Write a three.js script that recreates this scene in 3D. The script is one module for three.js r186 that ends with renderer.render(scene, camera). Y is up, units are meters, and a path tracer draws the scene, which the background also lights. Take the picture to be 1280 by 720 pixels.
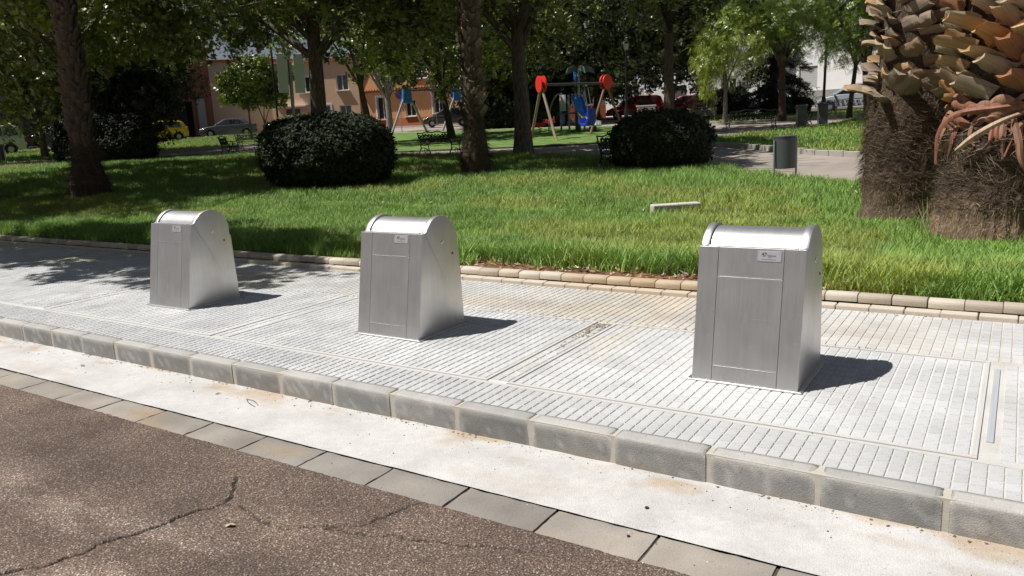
import * as THREE from 'three';
import { RoundedBoxGeometry } from 'three/addons/geometries/RoundedBoxGeometry.js';
import { mergeGeometries, mergeVertices, toCreasedNormals } from 'three/addons/utils/BufferGeometryUtils.js';

// ------------------------------------------------------------------ camera, sky, sun, exposure
const scene = new THREE.Scene();
const camera = new THREE.PerspectiveCamera(40.47, 16 / 9, 0.05, 600);
camera.position.set(0, 1.6, 0);
camera.rotation.set(-0.20659, 0.58028, -0.0516, 'YXZ');
const renderer = new THREE.WebGLRenderer({ antialias: true });
renderer.setSize(1024, 576);
renderer.toneMapping = THREE.LinearToneMapping;
renderer.toneMappingExposure = 1.17;
renderer.shadowMap.enabled = true;
const SUN = new THREE.Vector3(-0.44, 1, 0.36).normalize();
// clear late-summer sky: pale at the horizon, soft blue overhead, a broad brightening round the sun
{
  const w = 256, h = 128, d = new Float32Array(w * h * 4), n = new THREE.Vector3();
  for (let j = 0; j < h; j++) for (let i = 0; i < w; i++) {
    const el = ((j + 0.5) / h - 0.5) * Math.PI, az = ((i + 0.5) / w - 0.5) * 2 * Math.PI, o = (j * w + i) * 4;
    n.set(Math.cos(el) * Math.cos(az), Math.sin(el), Math.cos(el) * Math.sin(az));
    const t = Math.pow(1 - Math.max(0, n.y), 3), glow = Math.pow(Math.max(0, n.dot(SUN)), 14) * 0.22;
    const k = n.y < -0.02 ? [0.16, 0.15, 0.14] : [0.064 + 0.15 * t + glow, 0.084 + 0.148 * t + glow * 0.97, 0.122 + 0.14 * t + glow * 0.9];
    d.set([...k, 1], o);
  }
  const sky = new THREE.DataTexture(d, w, h, THREE.RGBAFormat, THREE.FloatType);
  sky.mapping = THREE.EquirectangularReflectionMapping; sky.magFilter = sky.minFilter = THREE.LinearFilter; sky.wrapS = THREE.RepeatWrapping; sky.needsUpdate = true;
  scene.background = sky; scene.environment = sky;
}
const sun = new THREE.DirectionalLight(new THREE.Color().setRGB(1, 0.972, 0.93), 4.8);
sun.position.copy(SUN).multiplyScalar(80).add(new THREE.Vector3(-15, 0, -20));
sun.target.position.set(-15, 0, -20);
sun.castShadow = true;
sun.shadow.mapSize.set(4096, 4096);
Object.assign(sun.shadow.camera, { left: -60, right: 60, top: 60, bottom: -60, near: 1, far: 250 });
scene.add(sun, sun.target);

// ------------------------------------------------------------------ helpers
function rng(seed) { let a = seed >>> 0; return () => { a = (a + 0x6D2B79F5) | 0; let t = Math.imul(a ^ (a >>> 15), 1 | a); t = (t + Math.imul(t ^ (t >>> 7), 61 | t)) ^ t; return ((t ^ (t >>> 14)) >>> 0) / 4294967296; }; }
const V = (x, y, z) => new THREE.Vector3(x, y, z);
const clamp = (v, a = 0, b = 1) => Math.min(b, Math.max(a, v));
const lerp = (a, b, t) => a + (b - a) * t;
const sstep = (a, b, v) => { const t = clamp((v - a) / (b - a)); return t * t * (3 - 2 * t); };
const C = (r, g, b) => new THREE.Color().setRGB(r, g, b);
const hash2 = (i, j, s) => { let h = Math.imul((i | 0) + 0x9E3779B9, 0x85EBCA6B); h = Math.imul(h ^ (h >>> 15) ^ (j | 0), 0xC2B2AE35); h = Math.imul(h ^ (h >>> 13) ^ Math.imul(s | 0, 0x27D4EB2F), 0x165667B1); h ^= h >>> 16; h = Math.imul(h, 0x7FEB352D); return ((h ^ (h >>> 15)) >>> 0) / 4294967296; };
function vnoise(x, y, s = 1, per = 0) {            // value noise; periodic over per cells when per > 0
  const i = Math.floor(x), j = Math.floor(y), u = x - i, v = y - j, a = u * u * (3 - 2 * u), b = v * v * (3 - 2 * v);
  const w = per ? k => ((k % per) + per) % per : k => k;
  const h = (p, q) => hash2(w(p), w(q), s);
  return lerp(lerp(h(i, j), h(i + 1, j), a), lerp(h(i, j + 1), h(i + 1, j + 1), a), b);
}
function fbm(x, y, s = 1, oct = 4, per = 0) { let v = 0, a = 0.5, n = 0; for (let o = 0; o < oct; o++) { v += a * vnoise(x, y, s + o * 17, per); n += a; a *= 0.5; x *= 2; y *= 2; per *= 2; } return v / n; }
const taken = {};
function numbered(name) { const n = taken[name] = (taken[name] ?? -1) + 1; return n ? `${name}_${String(n).padStart(3, '0')}` : name; }
function tag(o, label, category, group, kind) { if (label) o.userData.label = label; if (category) o.userData.category = category; if (group) o.userData.group = group; if (kind) o.userData.kind = kind; return o; }
function thing(name, label, category, [x, y, z] = [0, 0, 0], turn = 0, group) {
  const o = new THREE.Group(); o.name = numbered(name); o.position.set(x, y, z); o.rotation.y = turn; scene.add(o);
  return tag(o, label, category, group);
}
function part(name, geo, mat, parent) { const m = new THREE.Mesh(geo, mat); m.name = name; m.castShadow = m.receiveShadow = true; parent.add(m); return m; }
function struct(name, geo, mat, label, category) { const m = part(numbered(name), geo, mat, scene); m.userData.kind = 'structure'; return tag(m, label, category); }
function plain(g) { const o = g.index ? g.toNonIndexed() : g.clone(); for (const k of Object.keys(o.attributes)) if (!['position', 'normal', 'uv', 'color'].includes(k)) o.deleteAttribute(k); if (!o.attributes.uv) o.setAttribute('uv', new THREE.BufferAttribute(new Float32Array(o.attributes.position.count * 2), 2)); o.morphAttributes = {}; return o; }
const join = (...gs) => { const l = gs.flat().map(plain); if (l.some(g => g.attributes.color) && !l.every(g => g.attributes.color)) l.forEach(g => g.deleteAttribute('color')); return l.length > 1 ? mergeGeometries(l) : l[0]; };
const bx = (w, h, d, x = 0, y = 0, z = 0, ry = 0) => { const g = new THREE.BoxGeometry(w, h, d); if (ry) g.rotateY(ry); return g.translate(x, y, z); };
const rbx = (w, h, d, r, x = 0, y = 0, z = 0, seg = 2) => new RoundedBoxGeometry(w, h, d, seg, r).translate(x, y, z);
const cyl = (r0, r1, h, x = 0, y = 0, z = 0, n = 16) => new THREE.CylinderGeometry(r0, r1, h, n).translate(x, y, z);
function bar(a, b, r, n = 8, r2 = r) {            // round bar between two points
  const d = b.clone().sub(a), g = new THREE.CylinderGeometry(r2, r, d.length(), n);
  g.applyQuaternion(new THREE.Quaternion().setFromUnitVectors(V(0, 1, 0), d.clone().normalize()));
  return g.translate((a.x + b.x) / 2, (a.y + b.y) / 2, (a.z + b.z) / 2);
}
function tube(pts, r, n = 6, seg = 0) { return new THREE.TubeGeometry(new THREE.CatmullRomCurve3(pts), seg || pts.length * 3, r, n, false); }
function taper(pts, radii, sides = 8, rough = 0, seed = 3) {     // limb through points with its own radius at each; uv in metres
  const n = pts.length, pos = [], uv = [], idx = []; let len = 0, up = V(0.31, 0.2, 0.93);
  for (let i = 0; i < n; i++) {
    const t = pts[Math.min(n - 1, i + 1)].clone().sub(pts[Math.max(0, i - 1)]).normalize();
    const s = V().crossVectors(t, up).normalize(), b = V().crossVectors(s, t).normalize(); up = b;
    if (i) len += pts[i].distanceTo(pts[i - 1]);
    for (let k = 0; k <= sides; k++) {
      const a = k / sides * Math.PI * 2, r = radii[i] * (1 + rough * (hash2(k % sides, i, seed) - 0.5));
      const p = pts[i].clone().addScaledVector(s, Math.cos(a) * r).addScaledVector(b, Math.sin(a) * r);
      pos.push(p.x, p.y, p.z); uv.push(a * radii[0], len);
    }
  }
  for (let i = 0; i < n - 1; i++) for (let k = 0; k < sides; k++) { const a = i * (sides + 1) + k, b = a + sides + 1; idx.push(a, a + 1, b, b, a + 1, b + 1); }
  const g = new THREE.BufferGeometry(); g.setAttribute('position', new THREE.Float32BufferAttribute(pos, 3)); g.setAttribute('uv', new THREE.Float32BufferAttribute(uv, 2)); g.setIndex(idx); g.computeVertexNormals(); return g;
}
function extrude(pts, depth, bevel = 0, seg = 1) {               // outline in x/y pushed along z
  const s = new THREE.Shape(pts.map(([x, y]) => new THREE.Vector2(x, y)));
  return new THREE.ExtrudeGeometry(s, { depth: depth - 2 * bevel, bevelEnabled: bevel > 0, bevelThickness: bevel, bevelSize: bevel, bevelOffset: -bevel, bevelSegments: seg, curveSegments: 8 }).translate(0, 0, bevel);
}
function tint(g, fn) { const p = g.attributes.position, n = g.attributes.normal, c = new Float32Array(p.count * 3); for (let i = 0; i < p.count; i++) { const k = fn(p.getX(i), p.getY(i), p.getZ(i), n ? n.getY(i) : 1); c.set(k, i * 3); } g.setAttribute('color', new THREE.BufferAttribute(c, 3)); return g; }
function uvXZ(g) { const p = g.attributes.position, u = new Float32Array(p.count * 2); for (let i = 0; i < p.count; i++) { u[2 * i] = p.getX(i); u[2 * i + 1] = p.getZ(i); } g.setAttribute('uv', new THREE.BufferAttribute(u, 2)); return g; }
function uvBox(g) { const p = g.attributes.position, n = g.attributes.normal, u = new Float32Array(p.count * 2); for (let i = 0; i < p.count; i++) { const ax = Math.abs(n.getX(i)), ay = Math.abs(n.getY(i)), az = Math.abs(n.getZ(i)); const [a, b] = ay >= ax && ay >= az ? [p.getX(i), p.getZ(i)] : ax >= az ? [p.getZ(i), p.getY(i)] : [p.getX(i), p.getY(i)]; u[2 * i] = a; u[2 * i + 1] = b; } g.setAttribute('uv', new THREE.BufferAttribute(u, 2)); return g; }
function merger() {                                 // triangles collected by hand, flat shaded
  const P = [], K = []; return {
    tri(a, b, c, k) { P.push(...a, ...b, ...c); if (k) K.push(...k, ...k, ...k); },
    quad(a, b, c, d, k) { this.tri(a, b, c, k); this.tri(a, c, d, k); },
    done() { const g = new THREE.BufferGeometry(); g.setAttribute('position', new THREE.Float32BufferAttribute(P, 3)); if (K.length) g.setAttribute('color', new THREE.Float32BufferAttribute(K, 3)); g.computeVertexNormals(); return uvXZ(g); } };
}

// ground height of the park above the pavement plane (the lawn climbs gently away from the street)
function T(x, z) { const u = Math.min(Math.hypot(x, z), 68); return 0.0295 * Math.max(0, u - 8.5) * sstep(0, 1, (-z - 7) / 5); }
const UP = V(0.022, 1, 0.02).normalize();           // true plumb line: the pavement falls slightly to the left and to the street

// ------------------------------------------------------------------ textures (colour, grain, fine relief)
const enc = v => Math.round(255 * (v <= 0.0031308 ? 12.92 * v : 1.055 * Math.pow(v, 1 / 2.4) - 0.055));
function texture(w, h, fn, srgb = true, repeat = [1, 1]) {
  const d = new Uint8Array(w * h * 4);
  for (let y = 0; y < h; y++) for (let x = 0; x < w; x++) { const k = fn(x / w, y / h), o = (y * w + x) * 4; for (let c = 0; c < 3; c++) { const v = clamp(Array.isArray(k) ? k[c] : k); d[o + c] = srgb ? enc(v) : Math.round(v * 255); } d[o + 3] = 255; }
  const t = new THREE.DataTexture(d, w, h, THREE.RGBAFormat); t.wrapS = t.wrapT = THREE.RepeatWrapping; t.magFilter = THREE.LinearFilter; t.minFilter = THREE.LinearMipmapLinearFilter; t.generateMipmaps = true;
  if (srgb) t.colorSpace = THREE.SRGBColorSpace; t.repeat.set(...repeat); t.needsUpdate = true; return t;
}
const tConcrete = texture(1024, 1024, (u, v) => { const a = fbm(u * 6, v * 6, 1, 5, 6), b = vnoise(u * 340, v * 340, 9, 340), c = vnoise(u * 150, v * 150, 5, 150); return 0.80 + 0.22 * (a - 0.5) + 0.14 * (b - 0.5) + (c > 0.93 ? -0.22 : 0); }, true, [1 / 1.3, 1 / 1.3]);
const tGrain = texture(512, 512, (u, v) => 0.5 * vnoise(u * 128, v * 128, 2, 128) + 0.3 * vnoise(u * 256, v * 256, 3, 256) + 0.2 * fbm(u * 12, v * 12, 4, 3, 12), false, [1 / 0.5, 1 / 0.5]);
const tAsphalt = texture(2048, 2048, (u, v) => {
  const g = 300, i = Math.floor(u * g), j = Math.floor(v * g); let best = 9, id = 0;
  for (let a = -1; a < 2; a++) for (let b = -1; b < 2; b++) { const p = ((i + a) % g + g) % g, q = ((j + b) % g + g) % g; const dx = i + a + hash2(p, q, 1) - u * g, dy = j + b + hash2(p, q, 2) - v * g, d = dx * dx + dy * dy; if (d < best) { best = d; id = hash2(p, q, 3); } }
  const m = fbm(u * 9, v * 9, 6, 4, 9), e = best > 0.26 ? 0.36 : 1, k = e * (0.52 + 0.75 * id * id) * (0.78 + 0.45 * m);
  const pale = id > 0.965 ? 2.4 : id > 0.9 ? 1.45 : 1; return [0.60 * k * pale, 0.462 * k * pale, 0.372 * k * pale];
}, true, [1 / 2.4, 1 / 2.4]);
const tSoil = texture(512, 512, (u, v) => { const a = fbm(u * 10, v * 10, 4, 5, 10), b = vnoise(u * 120, v * 120, 8, 120); const k = 0.55 + 0.6 * (a - 0.5) + 0.35 * (b - 0.5); return [k, k, k]; }, true, [1 / 1.1, 1 / 1.1]);
const tBark = texture(512, 512, (u, v) => { const w = fbm(u * 5, v * 5, 3, 4, 5), f = fbm(u * 26 + w * 2, v * 5, 5, 4, 0), p = fbm(u * 4, v * 3, 8, 3, 4); const k = 0.5 + 0.8 * (f - 0.5) + 0.35 * (p - 0.5); return [k, k * 0.97, k * 0.92]; }, true, [1 / 0.9, 1 / 0.9]);
const tFibre = texture(512, 512, (u, v) => { const w = fbm(u * 6, v * 6, 3, 3, 6), f = vnoise(u * 90 + w * 8, v * 9, 5), h = vnoise(u * 40 - w * 12, v * 14, 9); const k = 0.28 + 0.55 * f * h + 0.3 * (w - 0.4); return [k, k * 0.94, k * 0.85]; }, true, [1 / 0.6, 1 / 0.6]);
const tHusk = texture(512, 512, (u, v) => { const w = fbm(u * 4, v * 4, 3, 4, 4), f = vnoise(u * 70 + w * 3, v * 4, 5), d = fbm(u * 9, v * 5, 11, 4, 0), k = 0.72 + 0.3 * (f - 0.5) + 0.5 * (d - 0.5); return [k, k * 0.97, k * 0.93]; }, true, [1 / 0.5, 1 / 0.5]);
const tTurf = texture(512, 512, (u, v) => { const a = fbm(u * 7, v * 7, 2, 4, 7), b = vnoise(u * 170, v * 170, 3, 170); const k = 0.62 + 0.5 * (a - 0.5) + 0.5 * (b - 0.5); return [k * (0.9 + 0.3 * (a - 0.5)), k, k * 0.8]; }, true, [1 / 2.2, 1 / 2.2]);
const tPlaster = texture(512, 512, (u, v) => 0.9 + 0.16 * (fbm(u * 5, v * 5, 12, 5, 5) - 0.5) + 0.06 * (vnoise(u * 200, v * 200, 3, 200) - 0.5), true, [1 / 3, 1 / 3]);

const std = (r, g, b, rough = 0.85, o = {}) => new THREE.MeshStandardMaterial({ color: C(r, g, b), roughness: rough, side: THREE.DoubleSide, ...o });
const phys = (r, g, b, rough, o = {}) => new THREE.MeshPhysicalMaterial({ color: C(r, g, b), roughness: rough, side: THREE.DoubleSide, ...o });

// ------------------------------------------------------------------ ground, road, kerbs, pavement
const mRoad = std(0.5, 0.5, 0.5, 0.9, { map: tAsphalt, vertexColors: true, bumpMap: tAsphalt, bumpScale: 0.004 });
const mRoadFar = std(0.2, 0.19, 0.18, 0.92, { map: tAsphalt });
const mGutter = std(0.70, 0.68, 0.655, 0.95, { map: tConcrete, vertexColors: true, bumpMap: tGrain, bumpScale: 0.003 });
const mBlock = [[0.41, 0.365, 0.315], [0.45, 0.40, 0.34], [0.375, 0.34, 0.30], [0.47, 0.42, 0.36]].map(k => std(...k, 0.92, { map: tConcrete, vertexColors: true, bumpMap: tGrain, bumpScale: 0.002 }));
const mKerbs = [[0.33, 0.325, 0.315], [0.36, 0.352, 0.34], [0.305, 0.302, 0.295], [0.375, 0.365, 0.35]].map(k => std(...k, 0.92, { map: tConcrete, vertexColors: true, bumpMap: tGrain, bumpScale: 0.002 }));
const mMortar = std(0.60, 0.55, 0.47, 0.97, { map: tConcrete });
const mPaveBase = std(0.76, 0.735, 0.69, 0.95, { map: tConcrete, vertexColors: true });
const mPads = std(1, 1, 1, 0.86, { vertexColors: true, map: tConcrete, bumpMap: tGrain, bumpScale: 0.0012 });

function grid(x0, x1, z0, z1, nx, nz, y, col) {
  const g = new THREE.PlaneGeometry(x1 - x0, z1 - z0, nx, nz).rotateX(-Math.PI / 2).translate((x0 + x1) / 2, 0, (z0 + z1) / 2), p = g.attributes.position;
  for (let i = 0; i < p.count; i++) p.setY(i, y(p.getX(i), p.getZ(i)));
  g.computeVertexNormals(); uvXZ(g); return col ? tint(g, (x, h, z) => col(x, z)) : g;
}
// the base sheet of the whole place, to the horizon
struct('ground', grid(-420, 300, -420, 200, 90, 78, (x, z) => (z < -9 ? T(x, z) - 0.35 : -0.5) - 0.05), std(0.17, 0.15, 0.12, 0.95, { map: tSoil }));

const cracks = [
  [[-3.55, -1.22], [-3.42, -1.42], [-3.36, -1.55], [-3.34, -1.72], [-3.29, -1.86], [-3.27, -2.0], [-3.18, -2.17], [-3.24, -2.29], [-3.38, -2.41]],
  [[-3.17, -2.18], [-2.98, -2.17], [-2.84, -2.13], [-2.7, -2.15], [-2.55, -2.24], [-2.38, -2.26], [-2.2, -2.33], [-2.0, -2.37], [-1.8, -2.45], [-1.6, -2.5]],
  [[-6.2, -2.3], [-5.6, -2.42], [-5.1, -2.44], [-4.6, -2.51]],
  [[-2.55, -2.24], [-2.4, -2.36], [-2.34, -2.5], [-2.3, -2.63]],
];
const segs = cracks.flatMap((c, k) => c.slice(1).map((b, i) => [c[i], b, k === 0 ? 1 : k === 2 ? 0.35 : 0.6]));
function crackAt(x, z) {
  const wx = x + 0.035 * (fbm(x * 14, z * 14, 41, 3) - 0.5) * 2, wz = z + 0.035 * (fbm(x * 14, z * 14, 47, 3) - 0.5) * 2; let d = 0;
  for (const [a, b, w] of segs) { const vx = b[0] - a[0], vz = b[1] - a[1], t = clamp(((wx - a[0]) * vx + (wz - a[1]) * vz) / (vx * vx + vz * vz)); const e = Math.hypot(wx - a[0] - vx * t, wz - a[1] - vz * t); d = Math.max(d, w * (1 - e / (0.007 + 0.006 * w))); }
  return clamp(d);
}
const roadTone = (x, z) => {                        // worn patches: brown dust, grey scuffs, pale dried cement
  const a = fbm(x * 0.9, z * 0.9, 21, 4), b = fbm(x * 3.3 + 4, z * 3.3, 25, 4), s = sstep(0.48, 0.66, fbm(x * 1.3 + 2, z * 4.2 - 1, 29, 4)) * sstep(-2.05, -1.75, z);
  const k = 0.66 + 0.5 * (a - 0.5) + 0.4 * (b - 0.5); return [k * 1.08 + s * 0.5, k * 0.98 + s * 0.52, k * 0.92 + s * 0.54];
};
struct('road', grid(-6.6, 0.2, -2.642, -0.6, 960, 288, (x, z) => -0.152 + 0.0035 * (vnoise(x * 90, z * 90, 51) - 0.5) + 0.006 * (fbm(x * 5, z * 5, 53, 3) - 0.5) - 0.02 * crackAt(x, z) - 0.006 * sstep(-2.61, -2.642, z) * vnoise(x * 30, 1, 5),
  (x, z) => { const c = crackAt(x, z), k = roadTone(x, z); return k.map(v => v * (1 - 0.72 * sstep(0.1, 0.5, c))); }), mRoad);
struct('road', join(grid(-60, -6.6, -2.642, 16, 40, 12, () => -0.152, roadTone), grid(0.2, 30, -2.642, 16, 24, 12, () => -0.152, roadTone), grid(-6.6, 0.2, -0.6, 16, 10, 10, () => -0.152, roadTone)), mRoad);

// gutter strip of pale cement with rusty dirt along the kerb foot
const stain = (x, z) => sstep(0.47, 0.64, fbm(x * 2.3, z * 6 + 3, 61, 5)) * sstep(-3.16, -3.42, z + 0.16 * (fbm(x * 6, z * 6, 63, 2) - 0.5)) * 0.9 + sstep(0.58, 0.72, fbm(x * 1.6 + 7, z * 4, 67, 5)) * 0.22;
struct('gutter', join(grid(-9, 0.4, -3.45, -2.868, 470, 36, (x, z) => -0.158 + 0.006 * fbm(x * 6, z * 6, 71, 3) + 0.004 * sstep(-3.3, -2.9, z), (x, z) => { const s = clamp(stain(x, z)), k = 0.94 + 0.16 * (fbm(x * 2.4, z * 2.4, 73, 4) - 0.5); const q = 0.12 * (fbm(x * 22, z * 22, 77, 3) - 0.5) + 0.10 * (vnoise(x * 45, z * 45, 79) - 0.5); return [lerp(k, 0.78, s) + q, lerp(k, 0.64, s) + q, lerp(k, 0.49, s) + q]; }),
  grid(-60, -9, -3.45, -2.868, 60, 3, () => -0.155, () => [0.9, 0.87, 0.84]), grid(0.4, 30, -3.45, -2.868, 30, 3, () => -0.155, () => [0.9, 0.9, 0.9])), mGutter);
// flat grey blocks between gutter and asphalt
{
  const bed = struct('gutter_edging', bx(90, 0.08, 0.216, -15, -0.205, -2.755), std(0.13, 0.11, 0.09, 0.97, { map: tSoil }));
  const R = rng(11);
  for (let i = -26; i < 5; i++) {
    const x0 = i * 0.5 - 0.19, w = 0.492 - R() * 0.008, g = new THREE.BoxGeometry(w, 0.07, 0.224, 12, 1, 6);
    const p = g.attributes.position; for (let k = 0; k < p.count; k++) { const X = p.getX(k), Z = p.getZ(k); if (p.getY(k) > 0) { const ed = Math.max(Math.abs(X) / (w / 2), Math.abs(Z) / 0.112); p.setY(k, 0.035 + 0.003 * (fbm((X + x0) * 9, Z * 9, 83, 3) - 0.5) - (ed > 0.99 ? 0.006 + 0.006 * vnoise(X * 40 + i, Z * 40, 9) : 0)); if (ed > 0.99) { p.setX(k, X * (1 - 0.012 * vnoise(Z * 50, i, 3))); p.setZ(k, Z * (1 - 0.04 * vnoise(X * 30, i, 5))); } } }
    g.computeVertexNormals(); uvBox(g);
    tint(g, (x, y, z) => { const n = fbm((x + x0) * 4, z * 4, 85, 4), s = sstep(0.5, 0.75, fbm((x + x0) * 2.2, z * 5, 87, 3)), k = 0.82 + 0.5 * (n - 0.5); return [k + 0.12 * s, k, k - 0.12 * s]; });
    const m = part('block', g, mBlock[Math.floor(R() * 4)], bed); m.position.set(x0 + w / 2 + 0.004, -0.185 + (R() - 0.5) * 0.004, -2.756); m.rotation.y = (R() - 0.5) * 0.012; m.rotation.z = (R() - 0.5) * 0.006;
  }
}
// kerb of half-metre blocks
{
  const bed = struct('kerb', bx(90, 0.197, 0.090, -15, -0.102, -3.482), mMortar);
  const R = rng(13), outline = [[0, -0.2], [0, -0.016], [-0.003, -0.007], [-0.009, -0.001], [-0.02, 0.001], [-0.098, 0.002], [-0.098, -0.2]];
  for (let i = -36; i < 6; i++) {
    const x0 = i * 0.505 + 0.352, w = 0.484 - R() * 0.008, s = outline, nx = 16, m = merger(); const pos = [], idx = [];
    const rowPts = []; for (let a = 0; a < s.length - 1; a++) { const n = Math.max(1, Math.round(Math.hypot(s[a + 1][0] - s[a][0], s[a + 1][1] - s[a][1]) / 0.03)); for (let k = 0; k < n; k++) rowPts.push([lerp(s[a][0], s[a + 1][0], k / n), lerp(s[a][1], s[a + 1][1], k / n)]); } rowPts.push(s[s.length - 1]);
    const q = rowPts.length;
    for (let a = 0; a <= nx; a++) for (let k = 0; k < q; k++) { const X = a / nx * w, e = (a === 0 || a === nx) ? 0.003 : 0, [z, y] = rowPts[k], n = 0.004 * (fbm((X + x0) * 11, (y + z) * 14, 93, 3) - 0.5); pos.push(a === 0 ? 0.001 : a === nx ? w - 0.001 : X, y - (y > -0.02 ? e : 0) + (y > -0.02 ? n : 0), z - (z > -0.03 ? e : 0) + (z > -0.03 ? n : 0)); }
    for (let a = 0; a < nx; a++) for (let k = 0; k < q - 1; k++) { const b = a * q + k; idx.push(b, b + q, b + 1, b + 1, b + q, b + q + 1); }
    for (const a of [0, nx]) for (let k = 1; k < q - 1; k++) idx.push(a * q, a * q + k, a * q + k + 1);
    const g = new THREE.BufferGeometry(); g.setAttribute('position', new THREE.Float32BufferAttribute(pos, 3)); g.setIndex(idx); g.computeVertexNormals(); uvBox(g);
    const dark = 0.86 + 0.2 * R();
    tint(g, (x, y, z) => { const X = x + x0, splash = clamp(sstep(-0.055, -0.006, y + 0.05 * (fbm(X * 7, y * 9, 95, 3) - 0.5)) * (0.75 + 0.3 * vnoise(X * 12, z * 12, 3)) + sstep(0.56, 0.70, fbm(X * 26, y * 34, 97, 4)) * 0.6 + sstep(0.03, 0.0, Math.min(x, w - x) + 0.02 * (vnoise(y * 40, X * 3, 5) - 0.5)) * 0.7), k = dark * (0.9 + 0.3 * (fbm(X * 5, y * 5 + z * 5, 99, 4) - 0.5)), foot = sstep(-0.115, -0.16, y + 0.03 * (fbm(X * 8, 2, 98, 2) - 0.5)) * sstep(0.35, 0.6, fbm(X * 2.5, 1, 91, 2)); const c = [k, k, k * 0.985].map((v, i) => lerp(v, [1.5, 1.48, 1.43][i], splash)); return c.map((v, i) => lerp(v, [1.0, 0.86, 0.68][i], foot * 0.8)); });
    const o = part('kerb_stone', g, mKerb(i, R), bed); o.position.set(x0 + 0.004, (R() - 0.5) * 0.005, -3.432 + (R() - 0.5) * 0.006);
  }
  function mKerb(i) { return mKerbs[((i % 4) + 4) % 4]; }
}

// ------------------------------------------------------------------ grooved pavement
const padTone = (x, z, R) => {                      // pale cement tiles, ochre water marks near the bed
  const t = hash2(Math.floor(x / 0.384), Math.floor(z / 0.4), 7), n = fbm(x * 1.1, z * 1.1, 103, 4), f = fbm(x * 5, z * 5, 105, 3);
  let k = 0.655 + 0.07 * (t - 0.5) + 0.16 * (n - 0.5) + 0.12 * (f - 0.5) + 0.06 * (R() - 0.5);
  const back = sstep(-5.45, -5.6, z) * clamp(0.25 + 1.5 * (fbm(x * 0.8 + 1, z * 1.7, 107, 4) - 0.38)), gap = sstep(0.35, 0.1, Math.abs(x + 2.55)) * sstep(-3.9, -4.2, z) * 0.55 * sstep(0.35, 0.6, fbm(x * 3, z * 1.2, 109, 3));
  const s = clamp(back + gap), cool = z > -3.9 ? 0.9 : 1; k *= cool;
  return [lerp(k * 0.975, k * 0.92, s), lerp(k * 0.975, k * 0.82, s), lerp(k * 0.97, k * 0.67, s)];
};
const PX = 0.064, padW = 0.0565;
function padGeo(w, d) {                             // small flat cushion with sloped rims
  const m = merger(), a = w / 2, b = d / 2, i = 0.0028, h = 0.0066, q = (s, y) => [[-a + s, y, -b + s], [-a + s, y, b - s], [a - s, y, b - s], [a - s, y, -b + s]], t = q(i, 0), o = q(0, -h * 0.55), f = q(-0.0006, -h);
  m.quad(...t); for (let k = 0; k < 4; k++) { const n = (k + 1) % 4; m.quad(t[k], o[k], o[n], t[n]); m.quad(o[k], f[k], f[n], o[n]); } return m.done();
}
const regions = [];                                 // [owner, x0, x1, z0, z1, rows]
const sidewalk = struct('sidewalk', grid(-60, 30, -6.6, -3.52, 300, 40, () => -0.0058, (x, z) => { const s = sstep(-5.4, -5.6, z) * fbm(x * 2, z * 2, 111, 3), k = 0.9 + 0.3 * (fbm(x * 3, z * 3, 113, 3) - 0.5); return [k, k * (1 - 0.1 * s), k * (1 - 0.26 * s)]; }), mPaveBase);
const plat = [[-2.638, -0.075, 'rightmost'], [-5.43, -2.792, 'middle'], [-8.24, -5.6, 'leftmost']];
const mFrame = std(0.70, 0.685, 0.655, 0.9, { map: tConcrete, bumpMap: tGrain, bumpScale: 0.001 });
const mZinc = std(0.56, 0.585, 0.615, 0.8, { metalness: 0.1, map: tConcrete, bumpMap: tGrain, bumpScale: 0.0008 });
const owners = plat.map(([a, b, w], i) => {
  const g = thing('access_hatch', `pavement-topped steel-framed hatch under the ${w} of the three steel bins`, 'hatch', [0, 0, 0], 0, 'hatches of the underground containers');
  part('slab', bx(b - a, 0.05, 1.555, (a + b) / 2, -0.0302, -4.705), mFrame, g);
  for (const z of [-3.918, -5.492]) part('frame_bar', bx(b - a, 0.022, 0.028, (a + b) / 2, -0.008, z), mFrame, g);
  for (const x of [a + 0.012, b - 0.012]) part('frame_bar', bx(0.024, 0.022, 1.54, x, -0.0078, -4.705), mFrame, g);
  regions.push([g, a + 0.03, b - 0.03, -5.472, -3.938, 15]);
  return g;
});
{ const z = thing('hatch_seal_strip', 'weathered bluish metal strip along the right edge of the rightmost hatch', 'metal strip', [-0.032, 0, -4.7]); part('strip', rbx(0.032, 0.012, 1.22, 0.003, 0, -0.004, -0.05, 1), mZinc, z); }
part('joint_bar', bx(0.05, 0.008, 1.6, -8.3, -0.006, -4.7), mFrame, sidewalk);
part('joint_bar', bx(40, 0.008, 0.03, -10, -0.006, -3.884), mFrame, sidewalk);
regions.push([sidewalk, -2.784, -2.646, -5.472, -3.938, 15], [sidewalk, -5.592, -5.438, -5.472, -3.938, 15], [sidewalk, -17, 1.0, -3.868, -3.535, 4], [sidewalk, -17, 1.0, -6.565, -5.525, 11], [sidewalk, 0.012, 1.0, -5.472, -3.938, 15], [sidewalk, -17, -8.35, -5.472, -3.938, 15]);
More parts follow.
